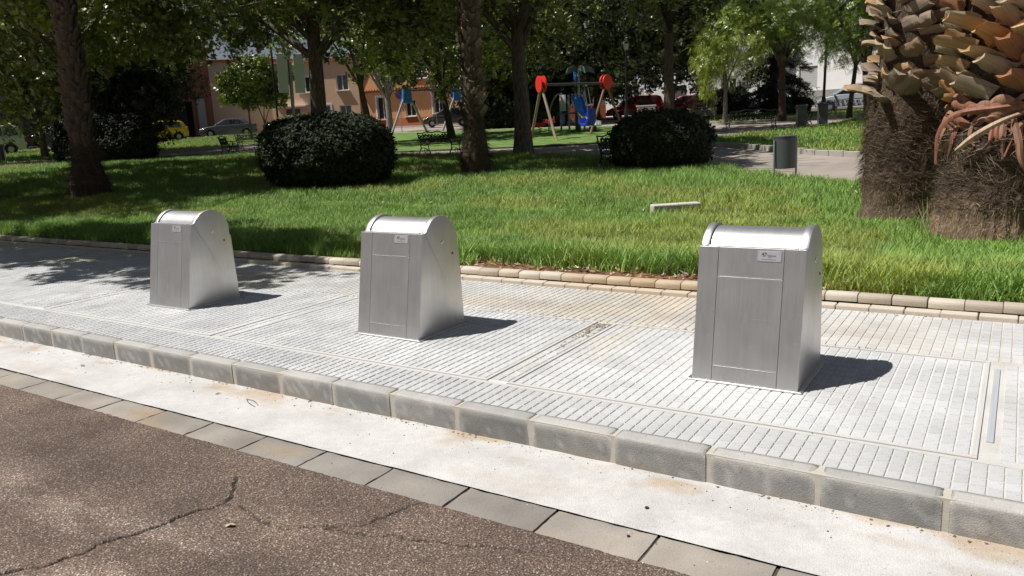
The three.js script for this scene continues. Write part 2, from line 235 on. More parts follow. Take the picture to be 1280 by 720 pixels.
{
  const R = rng(17), all = [];
  regions.forEach(([o, x0, x1, z0, z1, n], ri) => {
    const cols = Math.floor((x1 - x0) / PX + 0.2), pz = (z1 - z0) / n, px = (x1 - x0) / cols;
    for (let c = 0; c < cols; c++) for (let r = 0; r < n; r++) all.push({ o, ri, x: x0 + (c + 0.5) * px, z: z0 + (r + 0.5) * pz, w: px - 0.0078, d: pz - 0.0085, y: (R() - 0.5) * 0.0016, t: (R() - 0.5) * 0.02 });
  });
  // out of the frame or under a bin: never picked as one of the 300 that show largest
  const inView = p => p.x < 0.1 && p.x > p.z * 2.2 && !plat.some(([a, b]) => p.x > (a + b) / 2 - 0.36 && p.x < (a + b) / 2 + 0.42 && p.z < -4.4 && p.z > -5.3);
  const near = all.filter(inView).sort((a, b) => (Math.abs(a.z) * Math.hypot(a.x, 1.6, a.z) ** 2) - (Math.abs(b.z) * Math.hypot(b.x, 1.6, b.z) ** 2)).slice(0, 300), chosen = new Set(near);
  const geos = {}, mats = []; for (let i = 0; i < 12; i++) { const k = 0.545 + i * 0.0175; mats.push(std(k, k, k * 0.993, 0.86, { map: tConcrete, bumpMap: tGrain, bumpScale: 0.0012 })); }
  for (const p of near) { const key = p.w.toFixed(4) + p.d.toFixed(4); geos[key] ??= uvXZ(padGeo(p.w, p.d)); const m = part('paver', geos[key], mats[clamp(Math.round((padTone(p.x, p.z, R)[1] - 0.545) / 0.0175), 0, 11)], p.o); m.position.set(p.x, p.y, p.z); m.rotation.y = p.t; }
  const by = new Map();
  for (const p of all) { if (chosen.has(p)) continue; if (!by.has(p.o)) by.set(p.o, merger()); const m = by.get(p.o), k = padTone(p.x, p.z, R), a = p.w / 2, b = p.d / 2, i = 0.0028, y = p.y, h = 0.0066, q = (s, v) => [[p.x - a + s, v, p.z - b + s], [p.x - a + s, v, p.z + b - s], [p.x + a - s, v, p.z + b - s], [p.x + a - s, v, p.z - b + s]], t = q(i, y), f = q(0, y - h); m.quad(...t, k); for (let e = 0; e < 4; e++) { const n = (e + 1) % 4; m.quad(t[e], f[e], f[n], t[n], k); } }
  for (const [o, m] of by) { const g = part('small_pavers', m.done(), mPads, o); g.userData.kind = 'stuff'; }
}

// ------------------------------------------------------------------ bed edging: a low lip and a row of round-topped stones
const mEdge = [[0.60, 0.47, 0.33], [0.66, 0.55, 0.42], [0.56, 0.41, 0.26], [0.68, 0.60, 0.49], [0.52, 0.44, 0.35]].map(k => std(...k, 0.93, { map: tConcrete, bumpMap: tGrain, bumpScale: 0.003 }));
{
  const bed = struct('bed_edging', bx(60, 0.20, 0.06, -14, -0.02, -6.79), std(0.2, 0.15, 0.1, 0.97, { map: tSoil }));
  const R = rng(19), lipGeo = uvBox(rbx(0.246, 0.065, 0.115, 0.010, 0, 0, 0, 2));
  const nose = []; for (let a = 0; a <= 12; a++) { const t = a / 12 * Math.PI; nose.push([0.075 * Math.cos(t), 0.000 + 0.030 * Math.pow(Math.sin(t), 0.75)]); } nose.push([-0.07, -0.036], [0.062, -0.042], [0.073, -0.028]);
  const stoneGeo = [0.2445, 0.2425, 0.2405].map(l => uvBox(toCreasedNormals(plain(extrude(nose, l, 0.005, 2).translate(0, 0, -l / 2).rotateY(Math.PI / 2)), 0.7)));
  for (let i = -66; i < 8; i++) {
    const x = i * 0.25 + 0.09, rust = sstep(1.9, 0.2, Math.abs(x + 3.0)), pick = () => R() < rust * 0.9 ? [2, 0][Math.floor(R() * 2)] : [1, 3, 4, 3][Math.floor(R() * 4)];
    const lip = part('lip_stone', lipGeo, mEdge[R() < rust ? 1 : 3], bed); lip.position.set(x + 0.1 + (R() - 0.5) * 0.006, 0.0 + (R() - 0.5) * 0.004, -6.632 + (R() - 0.5) * 0.006);
    const st = part('edging_stone', stoneGeo[Math.floor(R() * 3)], mEdge[pick()], bed); st.position.set(x + (R() - 0.5) * 0.006, 0.080 + (R() - 0.5) * 0.006, -6.742 + (R() - 0.5) * 0.008); st.rotation.set((R() - 0.5) * 0.04, (R() - 0.5) * 0.03, (R() - 0.5) * 0.02);
  }
}

// ------------------------------------------------------------------ the three steel litter inlets
const tBrush = texture(512, 512, (u, v) => 0.55 + 0.12 * (fbm(u * 3, v * 3, 8, 4, 3) - 0.5) + 0.05 * (vnoise(u * 300, v * 6, 7) - 0.5), false, [1, 1]);
const tSteel = texture(512, 512, (u, v) => { const a = fbm(u * 4, v * 4, 31, 5, 4), d = fbm(u * 60, v * 2.5, 33, 3, 0), sc = vnoise(u * 9 + 3 * vnoise(v * 6, u * 3, 2), v * 160, 35) > 0.965 ? 0.12 : 0; return 0.84 + 0.22 * (a - 0.5) + 0.09 * (d - 0.5) + sc; }, true, [1 / 0.9, 1 / 0.9]);
const mSteel = phys(0.74, 0.735, 0.73, 0.78, { metalness: 0.93, map: tSteel, roughnessMap: tBrush });
const mSeam = std(0.05, 0.05, 0.05, 0.7);
function plaqueTexture() {
  const c = document.createElement('canvas'); c.width = 512; c.height = 232; const k = c.getContext('2d');
  k.fillStyle = '#b4b4ba'; k.fillRect(0, 0, 512, 232);
  k.strokeStyle = '#8d8d94'; k.lineWidth = 4; k.strokeRect(8, 8, 496, 216);
  k.fillStyle = '#15151a';
  for (const [x, y] of [[26, 26], [486, 26], [26, 206], [486, 206]]) { k.beginPath(); k.arc(x, y, 8, 0, 7); k.fill(); }
  k.lineWidth = 15; k.strokeStyle = '#15151a'; k.beginPath(); k.arc(150, 92, 50, Math.PI * 1.02, Math.PI * 1.88); k.stroke();
  k.lineWidth = 4; k.beginPath(); k.arc(150, 92, 60, Math.PI * 1.6, Math.PI * 2.15); k.stroke();
  k.font = 'bold 92px sans-serif'; k.fillText('f', 108, 132); k.fillText('r', 146, 132);
  k.font = 'bold 58px sans-serif'; k.fillText('fabrez', 222, 122);
  k.font = 'bold 26px sans-serif'; k.fillText('Group', 224, 150);
  k.font = 'bold 28px sans-serif'; k.fillText('www.fabrezgroup.com', 98, 194);
  const t = new THREE.CanvasTexture(c); t.colorSpace = THREE.SRGBColorSpace; return t;
}
const mPlaque = std(1, 1, 1, 0.45, { map: plaqueTexture(), metalness: 0.35 });
function makeBin(x, label, seed) {
  const R = rng(seed), W = 0.632, o = thing('litter_inlet', label, 'litter bin', [x, 0, -4.452], 0, 'steel bins along the pavement');
  // profile measured from the side: d goes back from the front foot, y up
  const lean = 0.145 / 0.81, cd = 0.362, cy = 0.72, cr = 0.206, arc = [];
  for (let a = 152; a >= -12; a -= 8) arc.push([cd + cr * Math.cos(a * Math.PI / 180), cy + cr * Math.sin(a * Math.PI / 180)]);
  const side = [[0.004, 0.012], [0.004 + 0.795 * lean, 0.807], [0.166, 0.812], ...arc, [0.570, 0.655], [0.582, 0.648], [0.598, 0.012]];
  const toBin = g => g.rotateY(Math.PI / 2);      // outline x runs backwards (-z), extrusion along x
  const panel = (pts, t) => { const g = extrude(pts, t, 0.003, 2); g.rotateY(Math.PI / 2); return g; };
  part('base_plate', rbx(W + 0.05, 0.012, 0.645, 0.004, 0, 0.006, -0.300, 1), mSteel, o);
  for (const s of [-1, 1]) {
    const g = panel(side, 0.046); g.translate(s > 0 ? W / 2 - 0.046 : -W / 2, 0, 0);
    const cheek = part('side_cheek', uvBox(toCreasedNormals(plain(g), 0.5)), mSteel, o);
    const fx = s * (W / 2 + 0.001);
    part('lock', join(new THREE.TorusGeometry(0.0125, 0.004, 6, 16).rotateY(Math.PI / 2).translate(fx, 0.715, -0.375), cyl(0.012, 0.012, 0.004, 0, 0, 0, 14).rotateZ(Math.PI / 2).translate(fx, 0.715, -0.375)), mSteel, cheek);
    part('bolt', cyl(0.0085, 0.0085, 0.006, 0, 0, 0, 10).rotateZ(Math.PI / 2).translate(fx, 0.61, -0.495), mSeam, cheek);
  }
  const body = panel([[0.030, 0.012], [0.030 + 0.78 * lean, 0.79], [0.5, 0.79], [0.565, 0.64], [0.58, 0.012]], W - 0.094); body.translate(-W / 2 + 0.047, 0, 0);
  part('inner_body', uvBox(toCreasedNormals(plain(body), 0.5)), mSeam, o);
  const drum = new THREE.CylinderGeometry(cr - 0.016, cr - 0.016, W - 0.100, 48, 1, false).rotateZ(Math.PI / 2).translate(0, cy, -cd);
  const d = part('drum_lid', uvBox(drum), mSteel, o);
  part('drum_lip', rbx(W - 0.1, 0.012, 0.02, 0.003, 0, 0.812, -0.168), mSteel, d);
  part('back_panel', uvBox(extrude([[0.568, 0.65], [0.59, 0.02], [0.594, 0.02], [0.574, 0.65]], W - 0.096, 0).rotateY(Math.PI / 2).translate(-W / 2 + 0.048, 0, 0)), mSteel, o);
  // front skin: five sheets on the leaning face, each with its own rims
  const sheet = (name, x0, x1, y0, y1, parent = o, proud = 0.004) => { const L = Math.hypot(1, lean), g = rbx(x1 - x0, (y1 - y0) * L, 0.012, 0.0022, 0, 0, 0, 2); uvBox(g); g.rotateX(-Math.atan(lean)); const ym = (y0 + y1) / 2; g.translate((x0 + x1) / 2, ym, -(ym - 0.012) * lean + proud - 0.004); return part(name, g, mSteel, parent); };
  const e = 0.121, gp = 0.0022;
  sheet('left_strip', -W / 2 + 0.0005, -W / 2 + e, 0.013, 0.812); sheet('right_strip', W / 2 - e, W / 2 - 0.0005, 0.013, 0.812);
  const up = sheet('upper_panel', -W / 2 + e + gp, W / 2 - e - gp, 0.640, 0.812);
  const door = sheet('door', -W / 2 + e + gp, W / 2 - e - gp, 0.106, 0.632); sheet('lower_panel', -W / 2 + e + gp, W / 2 - e - gp, 0.013, 0.098);
  for (const [y, p] of [[0.636, up], [0.102, door]]) { const b = rbx(W - 2 * e - 0.006, 0.0035, 0.011, 0.001, 0, 0, 0, 1); b.translate(0, y, -(y - 0.012) * lean + 0.0025); part('door_rim', b, mSteel, p); }
  const pl = new RoundedBoxGeometry(0.138, 0.062, 0.003, 1, 0.001); { const p = pl.attributes.position, uv = pl.attributes.uv; for (let i = 0; i < p.count; i++) uv.setXY(i, p.getX(i) / 0.138 + 0.5, p.getY(i) / 0.062 + 0.5); }
  pl.rotateX(-Math.atan(lean)); pl.translate(W / 2 - e - 0.086, 0.768, -(0.768 - 0.012) * lean + 0.0075); part('name_plate', pl, mPlaque, up);
  return o;
}
makeBin(-1.305, 'nearest and largest steel bin, rightmost of three on the pavement', 31);
makeBin(-4.115, 'middle one of three steel bins, in front of the sunlit grass', 32);
makeBin(-6.972, 'farthest and smallest steel bin, leftmost of three on the pavement', 33);

// ------------------------------------------------------------------ park ground: paths, lawns, play surface, far street
const mSoil = std(0.40, 0.20, 0.10, 0.97, { map: tSoil, bumpMap: tSoil, bumpScale: 0.02, vertexColors: true });
const mLawn = std(0.15, 0.21, 0.06, 0.97, { map: tTurf, bumpMap: tTurf, bumpScale: 0.03 });
const mTurf = std(0.20, 0.31, 0.07, 0.95, { map: tTurf });
const mPath = std(0.42, 0.37, 0.33, 0.93, { map: tConcrete, vertexColors: true });
const mParkKerb = std(0.45, 0.42, 0.38, 0.93, { map: tConcrete });
const lift = (g, dy) => { const p = g.attributes.position; for (let i = 0; i < p.count; i++) p.setY(i, T(p.getX(i), p.getZ(i)) + dy); g.computeVertexNormals(); return uvXZ(g); };
function inside(poly, x, z) { let c = false; for (let i = 0, j = poly.length - 1; i < poly.length; j = i++) { const [a, b] = poly[i], [p, q] = poly[j]; if ((b > z) !== (q > z) && x < (p - a) * (z - b) / (q - b) + a) c = !c; } return c; }
function sheet(poly, dy, step = 1) {               // outlined area following the ground: grid cells clipped to the outline
  const xs = poly.map(p => p[0]), zs = poly.map(p => p[1]), m = [];
  const clip = (pts, f) => { const o = []; for (let i = 0; i < pts.length; i++) { const a = pts[i], b = pts[(i + 1) % pts.length], u = f(a), v = f(b); if (u >= 0) o.push(a); if (u * v < 0) { const t = u / (u - v); o.push([lerp(a[0], b[0], t), lerp(a[1], b[1], t)]); } } return o; };
  const tris = THREE.ShapeUtils.triangulateShape(poly.map(p => new THREE.Vector2(...p)), []);
  const pos = [];
  for (const t of tris) { const tri = t.map(k => poly[k]); const x0 = Math.min(...tri.map(p => p[0])), x1 = Math.max(...tri.map(p => p[0])), z0 = Math.min(...tri.map(p => p[1])), z1 = Math.max(...tri.map(p => p[1]));
    for (let x = Math.floor(x0 / step) * step; x < x1; x += step) { const sx = clip(clip(tri, p => p[0] - x), p => x + step - p[0]); if (sx.length < 3) continue;
      for (let z = Math.floor(z0 / step) * step; z < z1; z += step) { const c = clip(clip(sx, p => p[1] - z), p => z + step - p[1]); for (let k = 1; k + 1 < c.length; k++) { const [a, b, d] = [c[0], c[k], c[k + 1]], up = (b[1] - a[1]) * (d[0] - a[0]) - (b[0] - a[0]) * (d[1] - a[1]) > 0; for (const q of up ? [a, b, d] : [a, d, b]) pos.push(q[0], 0, q[1]); } } } }
  const g = new THREE.BufferGeometry(); g.setAttribute('position', new THREE.Float32BufferAttribute(pos, 3));
  lift(g, dy); const n = g.attributes.normal; for (let i = 0; i < n.count; i++) n.setXYZ(i, 0, 1, 0); return g;
}
const lawnA = [[-36, -6.8], [6, -6.8], [6, -12.5], [1, -12.6], [-2.3, -14.7], [-3, -15.3], [-3.9, -15.9], [-5, -17], [-6.4, -18.3], [-8, -19.4], [-9.9, -20.4], [-12.1, -21.5], [-14.8, -22], [-19.1, -22.1], [-23.5, -22.4], [-26.8, -22.4], [-30.5, -21.8], [-32.4, -18.7], [-35.6, -15.2]];
const turf = [[-26, -22.9], [-23.4, -23.6], [-21.4, -24.4], [-18, -25.7], [-15.1, -26.9], [-13.3, -28.2], [-15.2, -34], [-20, -42.9], [-24.2, -43.2], [-30.1, -43], [-36.3, -41.5], [-38.9, -38.4], [-34, -30]];
const lawnB = [[-40, -14], [-37, -17], [-35.2, -19.8], [-36, -23.5], [-35.9, -26.3], [-36, -29.9], [-41, -36], [-53.6, -46.4], [-52.6, -39.3], [-52, -34.5], [-52, -26.9], [-51, -23.4], [-51, -14]];
const lawnC = [[-9.2, -26], [-7.4, -24.7], [-6, -23.2], [-4.5, -21.7], [-3.3, -20.8], [-2, -19.4], [4, -18], [5, -45], [-5.5, -45.1], [-6.4, -42.2], [-6.9, -35.3], [-7.9, -33.6], [-8.7, -31.6], [-9.4, -29.5], [-9.7, -28]];
const lawnD = [[-15.8, -41.2], [-13.9, -41.9], [-11.8, -42], [-10, -43.2], [-7.1, -44.6], [4, -46], [4, -50], [-7.6, -50.6], [-12.6, -52.2], [-17, -53]];
struct('path', grid(-75, 40, -70, -11, 150, 80, (x, z) => T(x, z) + 0.0, (x, z) => { const k = 0.9 + 0.4 * (fbm(x * 0.7, z * 0.7, 131, 4) - 0.5); return [k, k * 0.97, k * 0.93]; }), mPath);
const street = [[-60, -12], [-51.4, -13], [-52.2, -24], [-53, -34], [-55, -47], [-46, -53], [-20, -54.4], [-12, -53.6], [10, -51.5], [10, -58], [-14, -61.5], [-30, -62], [-56, -58.5], [-63, -50], [-60, -34]];
struct('street', sheet(street, 0.012, 2), mRoadFar);
struct('lawn_soil', lift(tint(grid(-36, 6, -13, -6.8, 420, 62, () => 0), (x, y, z) => { const k = 0.75 + 0.7 * (fbm(x * 2.5, z * 2.5, 141, 4) - 0.5); const gr = sstep(-7.3, -8.2, z); return [lerp(k, k * 0.42, gr), lerp(k, k * 0.75, gr), lerp(k, k * 0.55, gr)]; }), 0.075), mSoil);
{ const p = scene.children[scene.children.length - 1].geometry, a = p.attributes.position; for (let i = 0; i < a.count; i++) a.setY(i, a.getY(i) + 0.03 * (fbm(a.getX(i) * 3, a.getZ(i) * 3, 143, 3) - 0.5)); p.computeVertexNormals(); }
struct('lawn', sheet(lawnA.map(([x, z]) => [x, Math.min(z, -12.9)]).filter((p, i) => i > 3 || i < 0).concat([[-36, -12.9], [0.8, -12.9]]), 0.08), mLawn);
struct('playground_turf', sheet(turf, 0.04), mTurf);
struct('lawn', sheet(lawnB, 0.09), mLawn); struct('lawn', sheet(lawnC, 0.09), mLawn); struct('lawn', sheet(lawnD, 0.09), mLawn);
// low kerbs round the lawns and the play surface, block by block where they can be told apart
function kerbLine(pts, name, len = 0.9, w = 0.12, h = 0.11, m = mParkKerb) {
  let owner = null; const R = rng(pts.length * 7 + 5);
  for (let i = 0; i + 1 < pts.length; i++) { const [ax, az] = pts[i], [bx_, bz] = pts[i + 1], L = Math.hypot(bx_ - ax, bz - az), n = Math.max(1, Math.round(L / len)); for (let k = 0; k < n; k++) { const t = (k + 0.5) / n, x = lerp(ax, bx_, t), z = lerp(az, bz, t), g = uvBox(rbx(L / n - 0.015, 0.2, w, 0.015, 0, 0, 0, 1)); const o = owner ? part('kerb_block', g, m, owner) : (owner = struct(name, g.clone(), m)); if (o !== owner) { o.position.set(x, T(x, z) + h - 0.1, z); o.rotation.y = -Math.atan2(bz - az, bx_ - ax); o.position.y += (R() - 0.5) * 0.02; } else { o.geometry.rotateY(-Math.atan2(bz - az, bx_ - ax)).translate(x, T(x, z) + h - 0.1, z); } } }
}
kerbLine(lawnA.slice(4), 'lawn_kerb', 1.0, 0.1, 0.09);
kerbLine([[4, -18], [0, -18.7], [-2, -19.4], [-3.3, -20.8], [-4.5, -21.7], [-6, -23.2], [-7.4, -24.7], [-9.2, -26], [-9.7, -28]], 'lawn_kerb', 0.5, 0.14, 0.15);
kerbLine(turf.slice(0, 8), 'turf_kerb', 1.0, 0.1, 0.07, std(0.1, 0.09, 0.08, 0.9));
kerbLine([[-40, -14], [-37, -17], [-35.2, -19.8], [-36, -23.5], [-35.9, -26.3], [-36, -29.9], [-41, -36], [-53.6, -46.4]], 'lawn_kerb', 1.0, 0.16, 0.13);
kerbLine([[-15.8, -41.2], [-13.9, -41.9], [-11.8, -42], [-10, -43.2], [-7.1, -44.6], [4, -46]], 'lawn_kerb', 1.0, 0.16, 0.14, std(0.66, 0.62, 0.56, 0.9, { map: tConcrete }));
kerbLine([[-51.4, -13], [-52.2, -24], [-53, -34], [-55, -47], [-46, -53], [-20, -54.4], [-12, -53.6], [6, -51.5]], 'street_kerb', 2.0, 0.2, 0.14);

// ------------------------------------------------------------------ grass
function strip(m, base, dir, side, len, w, bend, k, segs = 3) {   // one bent blade
  let p = base.clone(), d = dir.clone(), prev = null;
  for (let i = 0; i <= segs; i++) { const ww = w * (1 - (i / segs) ** 1.6) * 0.5, a = p.clone().addScaledVector(side, ww), b = p.clone().addScaledVector(side, -ww); if (prev) { if (i < segs) m.quad(prev[0].toArray(), prev[1].toArray(), b.toArray(), a.toArray(), k); else m.tri(prev[0].toArray(), prev[1].toArray(), p.toArray(), k); } prev = [a, b]; p.addScaledVector(d, len / segs); d.addScaledVector(bend, 1 / segs).normalize(); }
}
function tuft(seed, n, rad, h, w, droop) {
  const R = rng(seed), m = merger();
  for (let i = 0; i < n; i++) { const a = R() * 6.283, r = rad * Math.sqrt(R()), o = V(Math.cos(R() * 6.283), 0, 0), t = R() * 6.283, out = V(Math.cos(t), 0, Math.sin(t)), d = out.clone().multiplyScalar(0.15 + 0.45 * R()).add(V(0, 1, 0)).normalize(), s = V(-out.z, 0, out.x).applyAxisAngle(V(0, 1, 0), (R() - 0.5) * 1.6), v = 0.75 + 0.5 * R(); strip(m, V(Math.cos(a) * r, -0.01, Math.sin(a) * r), d, s, h * (0.55 + 0.75 * R()), w * (0.7 + 0.6 * R()), out.clone().multiplyScalar(droop * (0.3 + R())).add(V(0, -droop * 0.7 * R(), 0)), R() < 0.06 ? [1.9, 1.35, 1.0] : [v * (0.9 + 0.25 * R()), v, v * (0.8 + 0.3 * R())]); }
  return m.done();
}
const mGrass = phys(1, 1, 1, 0.62, { vertexColors: true, transmission: 0.32, thickness: 0 });
function scatter(name, geo, mat, list, parent = scene) {     // list of [x, y, z, turn, scale, color, tiltx, tiltz]
  const im = new THREE.InstancedMesh(geo, mat, list.length), M = new THREE.Matrix4(), q = new THREE.Quaternion(), e = new THREE.Euler(); im.name = parent === scene ? numbered(name) : name; im.castShadow = im.receiveShadow = true; im.userData.kind = 'stuff';
  list.forEach(([x, y, z, t, s, c, tx = 0, tz = 0], i) => { e.set(tx, t, tz, 'YXZ'); q.setFromEuler(e); M.compose(V(x, y, z), q, V(s, s, s)); im.setMatrixAt(i, M); im.setColorAt(i, c); }); im.instanceMatrix.needsUpdate = true; parent.add(im); return im;
}
const grassTone = (x, z, R) => { const a = fbm(x * 0.55, z * 0.55, 151, 3), b = fbm(x * 2.1, z * 2.1, 153, 3), dry = sstep(0.52, 0.68, a) * 0.8, k = 0.9 + 0.5 * (b - 0.5) + 0.25 * (R() - 0.5); return C((0.255 + 0.13 * dry) * k, (0.43 + 0.03 * dry) * k, (0.075 + 0.02 * dry) * k); };
{
  const R = rng(201), lists = [[], [], [], []], short = [];
  const bare = (x, z) => sstep(-7.42, -7.12, z + 0.35 * (fbm(x * 1.5, 3, 161, 3) - 0.5)) * sstep(2.6, 1.4, Math.abs(x + 3.55)) ;
  const put = (x, z, s) => { const t = Math.floor(R() * 4); lists[t].push([x, T(x, z) + 0.075, z, R() * 6.283, s * (0.75 + 0.5 * R()), grassTone(x, z, R), (R() - 0.5) * 0.3, (R() - 0.5) * 0.3]); };
  const vis = (x, z) => x < 0.6 && x > z * 2.35 - 1;
  for (let i = 0; i < 64000; i++) { const x = -21 + 22 * R(), z = -6.86 - 3.6 * R() ** 1.15; if (!vis(x, z)) continue; if (R() < bare(x, z) * 0.985 || (z > -6.93 && R() < 0.7)) continue; const tall = 0.75 + 0.5 * fbm(x * 1.2, z * 1.2, 163, 3) + 0.25 * sstep(-8.4, -7.2, z); if (fbm(x * 2.3, z * 2.3, 167, 2) < 0.3 && R() < 0.7) continue; put(x, z, tall * (z > -7.05 ? 0.7 : 1)); }
  for (let i = 0; i < 62000; i++) { const x = -34 + 35 * R(), z = -10.2 - 12.2 * R(); if (!vis(x, z) || !inside(lawnA, x, z)) continue; if (R() < sstep(16, 30, Math.hypot(x, z)) * 0.45) continue; put(x, z, 0.72 + 0.4 * fbm(x * 0.8, z * 0.8, 169, 3)); }
  lists.forEach((l, i) => tag(scatter('lawn_grass', tuft(300 + i, 15, 0.055, 0.15 + 0.02 * (i % 2), 0.0095, 0.85), mGrass, l), null, null, null, 'stuff'));
  const far = tuft(310, 14, 0.13, 0.12, 0.018, 0.5), fl = [];
  for (const [poly, n] of [[lawnB, 9000], [lawnC, 9000], [lawnD, 5000]]) { const xs = poly.map(p => p[0]), zs = poly.map(p => p[1]), a = Math.min(...xs), b = Math.max(...xs), c = Math.min(...zs), d = Math.max(...zs); for (let i = 0; i < n; i++) { const x = lerp(a, b, R()), z = lerp(c, d, R()); if (inside(poly, x, z) && x < 0.6) fl.push([x, T(x, z) + 0.085, z, R() * 6.283, 0.8 + 0.5 * R(), grassTone(x, z, R)]); } }
  scatter('far_grass', far, mGrass, fl);
  // dry leaves and chips lying on the bare earth and between the blades
  const leaf = merger(); leaf.quad([0, 0, 0], [0.02, 0.006, 0.014], [0.05, 0.004, 0], [0.022, 0.01, -0.015]); leaf.tri([0.05, 0.004, 0], [0.072, 0.016, 0.004], [0.04, 0.008, 0.012]); const ll = [];
  for (let i = 0; i < 900; i++) { const near = R() < 0.5, x = near ? -5.6 + 4.6 * R() : -19 + 19 * R(), z = near ? -6.86 - 0.6 * R() : -6.9 - 9 * R(), k = 0.5 + R(); ll.push([x, T(x, z) + (near ? 0.09 : 0.10 + 0.08 * R()), z, R() * 6.28, 0.7 + 0.9 * R(), R() < 0.4 ? C(0.55 * k, 0.46 * k, 0.36 * k) : C(0.30 * k, 0.19 * k, 0.09 * k), (R() - 0.5) * 0.8, (R() - 0.5) * 0.8]); }
  scatter('leaf_litter', leaf.done(), std(1, 1, 1, 0.9), ll);
}
{ // the pale stone lying in the grass
  const g = thing('stone_slab', 'long pale worn stone lying alone in the sunlit grass', 'stone', [-4.29, T(-4.29, -11.1) + 0.09, -11.1], 0.72);
  const s = uvBox(rbx(0.74, 0.20, 0.17, 0.022, 0, 0.04, 0, 3)), p = s.attributes.position; for (let i = 0; i < p.count; i++) { const n = fbm(p.getX(i) * 14, p.getZ(i) * 14 + p.getY(i) * 9, 171, 3) - 0.5; p.setY(i, p.getY(i) + 0.016 * n); p.setZ(i, p.getZ(i) + 0.012 * n); } s.computeVertexNormals();
  part('stone_body', s, std(0.72, 0.68, 0.61, 0.95, { map: tConcrete, bumpMap: tGrain, bumpScale: 0.006 }), g);
}

// ------------------------------------------------------------------ leaves and woody plants
const mLeaf = phys(1, 1, 1, 0.28, { vertexColors: true, transmission: 0.24, thickness: 0 });
const mBushLeaf = phys(1, 1, 1, 0.6, { vertexColors: true, transmission: 0.2, thickness: 0, specularIntensity: 0.35 });
const mLeafDull = phys(1, 1, 1, 0.72, { vertexColors: true, transmission: 0.22, thickness: 0 });
const mBarkPlane = std(0.30, 0.26, 0.20, 0.95, { map: tBark, bumpMap: tBark, bumpScale: 0.02 });
const mBarkDark = std(0.17, 0.13, 0.10, 0.95, { map: tBark, bumpMap: tBark, bumpScale: 0.03 });
const mBarkGrey = std(0.36, 0.33, 0.29, 0.95, { map: tBark, bumpMap: tBark, bumpScale: 0.02 });
function place(pts, o, d, n, s) { return pts.map(([a, b, c]) => o.clone().addScaledVector(d, a * s).addScaledVector(n, b * s).addScaledVector(V().crossVectors(d, n), c * s).toArray()); }
const OUT = {                                       // leaf outlines: along, across, lift
  lobed: [[0, 0, 0], [0.10, 0.36, 0.05], [0.30, 0.22, 0.02], [0.52, 0.52, 0.07], [0.58, 0.20, 0.01], [1, 0, 0.06], [0.58, -0.20, 0.01], [0.52, -0.52, 0.07], [0.30, -0.22, 0.02], [0.10, -0.36, 0.05]],
  oval: [[0, 0, 0], [0.35, 0.24, 0.05], [0.7, 0.19, 0.04], [1, 0, -0.03], [0.7, -0.19, 0.04], [0.35, -0.24, 0.05]],
  narrow: [[0, 0, 0], [0.4, 0.1, 0.02], [1, 0, -0.05], [0.4, -0.1, 0.02]],
};
function leafOn(m, kind, o, d, n, s, k) { const p = place(OUT[kind], o, d, n, s), c = place([[0.45, 0, -0.02]], o, d, n, s)[0]; for (let i = 0; i < p.length; i++) m.tri(c, p[i], p[(i + 1) % p.length], k); }
function sprig(kind, n, size, len, seed, flat = 0.5) {   // a twig with n leaves, pointing along +y
  const R = rng(seed), m = merger();
  for (let i = 0; i < n; i++) { const t = i / n, a = i * 2.4 + R(), o = V((R() - 0.5) * 0.3 * len, len * t, (R() - 0.5) * 0.3 * len), d = V(Math.cos(a), 0.25 + (R() - 0.5) * 0.9, Math.sin(a)).normalize(), nn = V().crossVectors(d, V(R() - 0.5, flat + 0.5, R() - 0.5)).normalize(), v = 0.8 + 0.4 * R(); leafOn(m, kind, o, d, nn, size * (0.7 + 0.6 * R()), [v * (0.9 + 0.2 * R()), v, v * (0.85 + 0.3 * R())]); }
  return m.done();
}
function frond(seed, n, len, w) { const R = rng(seed), m = merger(); for (let i = 0; i < n; i++) { const t = (i + 0.5) / n, y = len * t; for (const s of [-1, 1]) { const d = V(s, 0.35 - 0.5 * t, (R() - 0.5) * 0.6 - 0.25).normalize(), v = 0.8 + 0.4 * R(); leafOn(m, 'narrow', V(0, y, -0.12 * len * t * t), d, V().crossVectors(d, V(0, 0.3, 1)).normalize(), w * (1 - 0.5 * t) * (0.8 + 0.4 * R()), [v, v, v]); } } return m.done(); }
const SPRIG = { lobed: [0, 1, 2].map(i => sprig('lobed', 7, 0.17, 0.34, 400 + i)), oval: [0, 1].map(i => sprig('oval', 9, 0.06, 0.14, 410 + i)), small: [0, 1].map(i => sprig('oval', 12, 0.11, 0.36, 420 + i)), feather: [0, 1].map(i => frond(430 + i, 12, 0.5, 0.16)), needle: [0, 1].map(i => { const R = rng(440 + i), m = merger(); for (let k = 0; k < 26; k++) { const a = R() * 6.28, d = V(Math.cos(a) * 0.8, 0.5, Math.sin(a) * 0.8).normalize(), v = 0.7 + 0.6 * R(); leafOn(m, 'narrow', V(0, R() * 0.5, 0), d, V().crossVectors(d, V(0, 1, 0.2)).normalize(), 0.16, [v, v, v]); } return m.done(); }) };
function leafInstances(name, kind, spots, parent, mat = mLeaf) {  // spots: {p, d, s, c}
  const per = SPRIG[kind].map(() => []); spots.forEach((s, i) => per[i % per.length].push(s));
  per.forEach((l, v) => { const im = new THREE.InstancedMesh(SPRIG[kind][v], mat, l.length), M = new THREE.Matrix4(), q = new THREE.Quaternion(), t = new THREE.Quaternion(), y = V(0, 1, 0); im.name = name; im.castShadow = im.receiveShadow = true; im.userData.kind = 'stuff'; l.forEach(({ p, d, s, c, r }, i) => { q.setFromUnitVectors(y, d).multiply(t.setFromAxisAngle(y, r)); M.compose(p, q, V(s, s, s)); im.setMatrixAt(i, M); im.setColorAt(i, c); }); parent.add(im); });
}
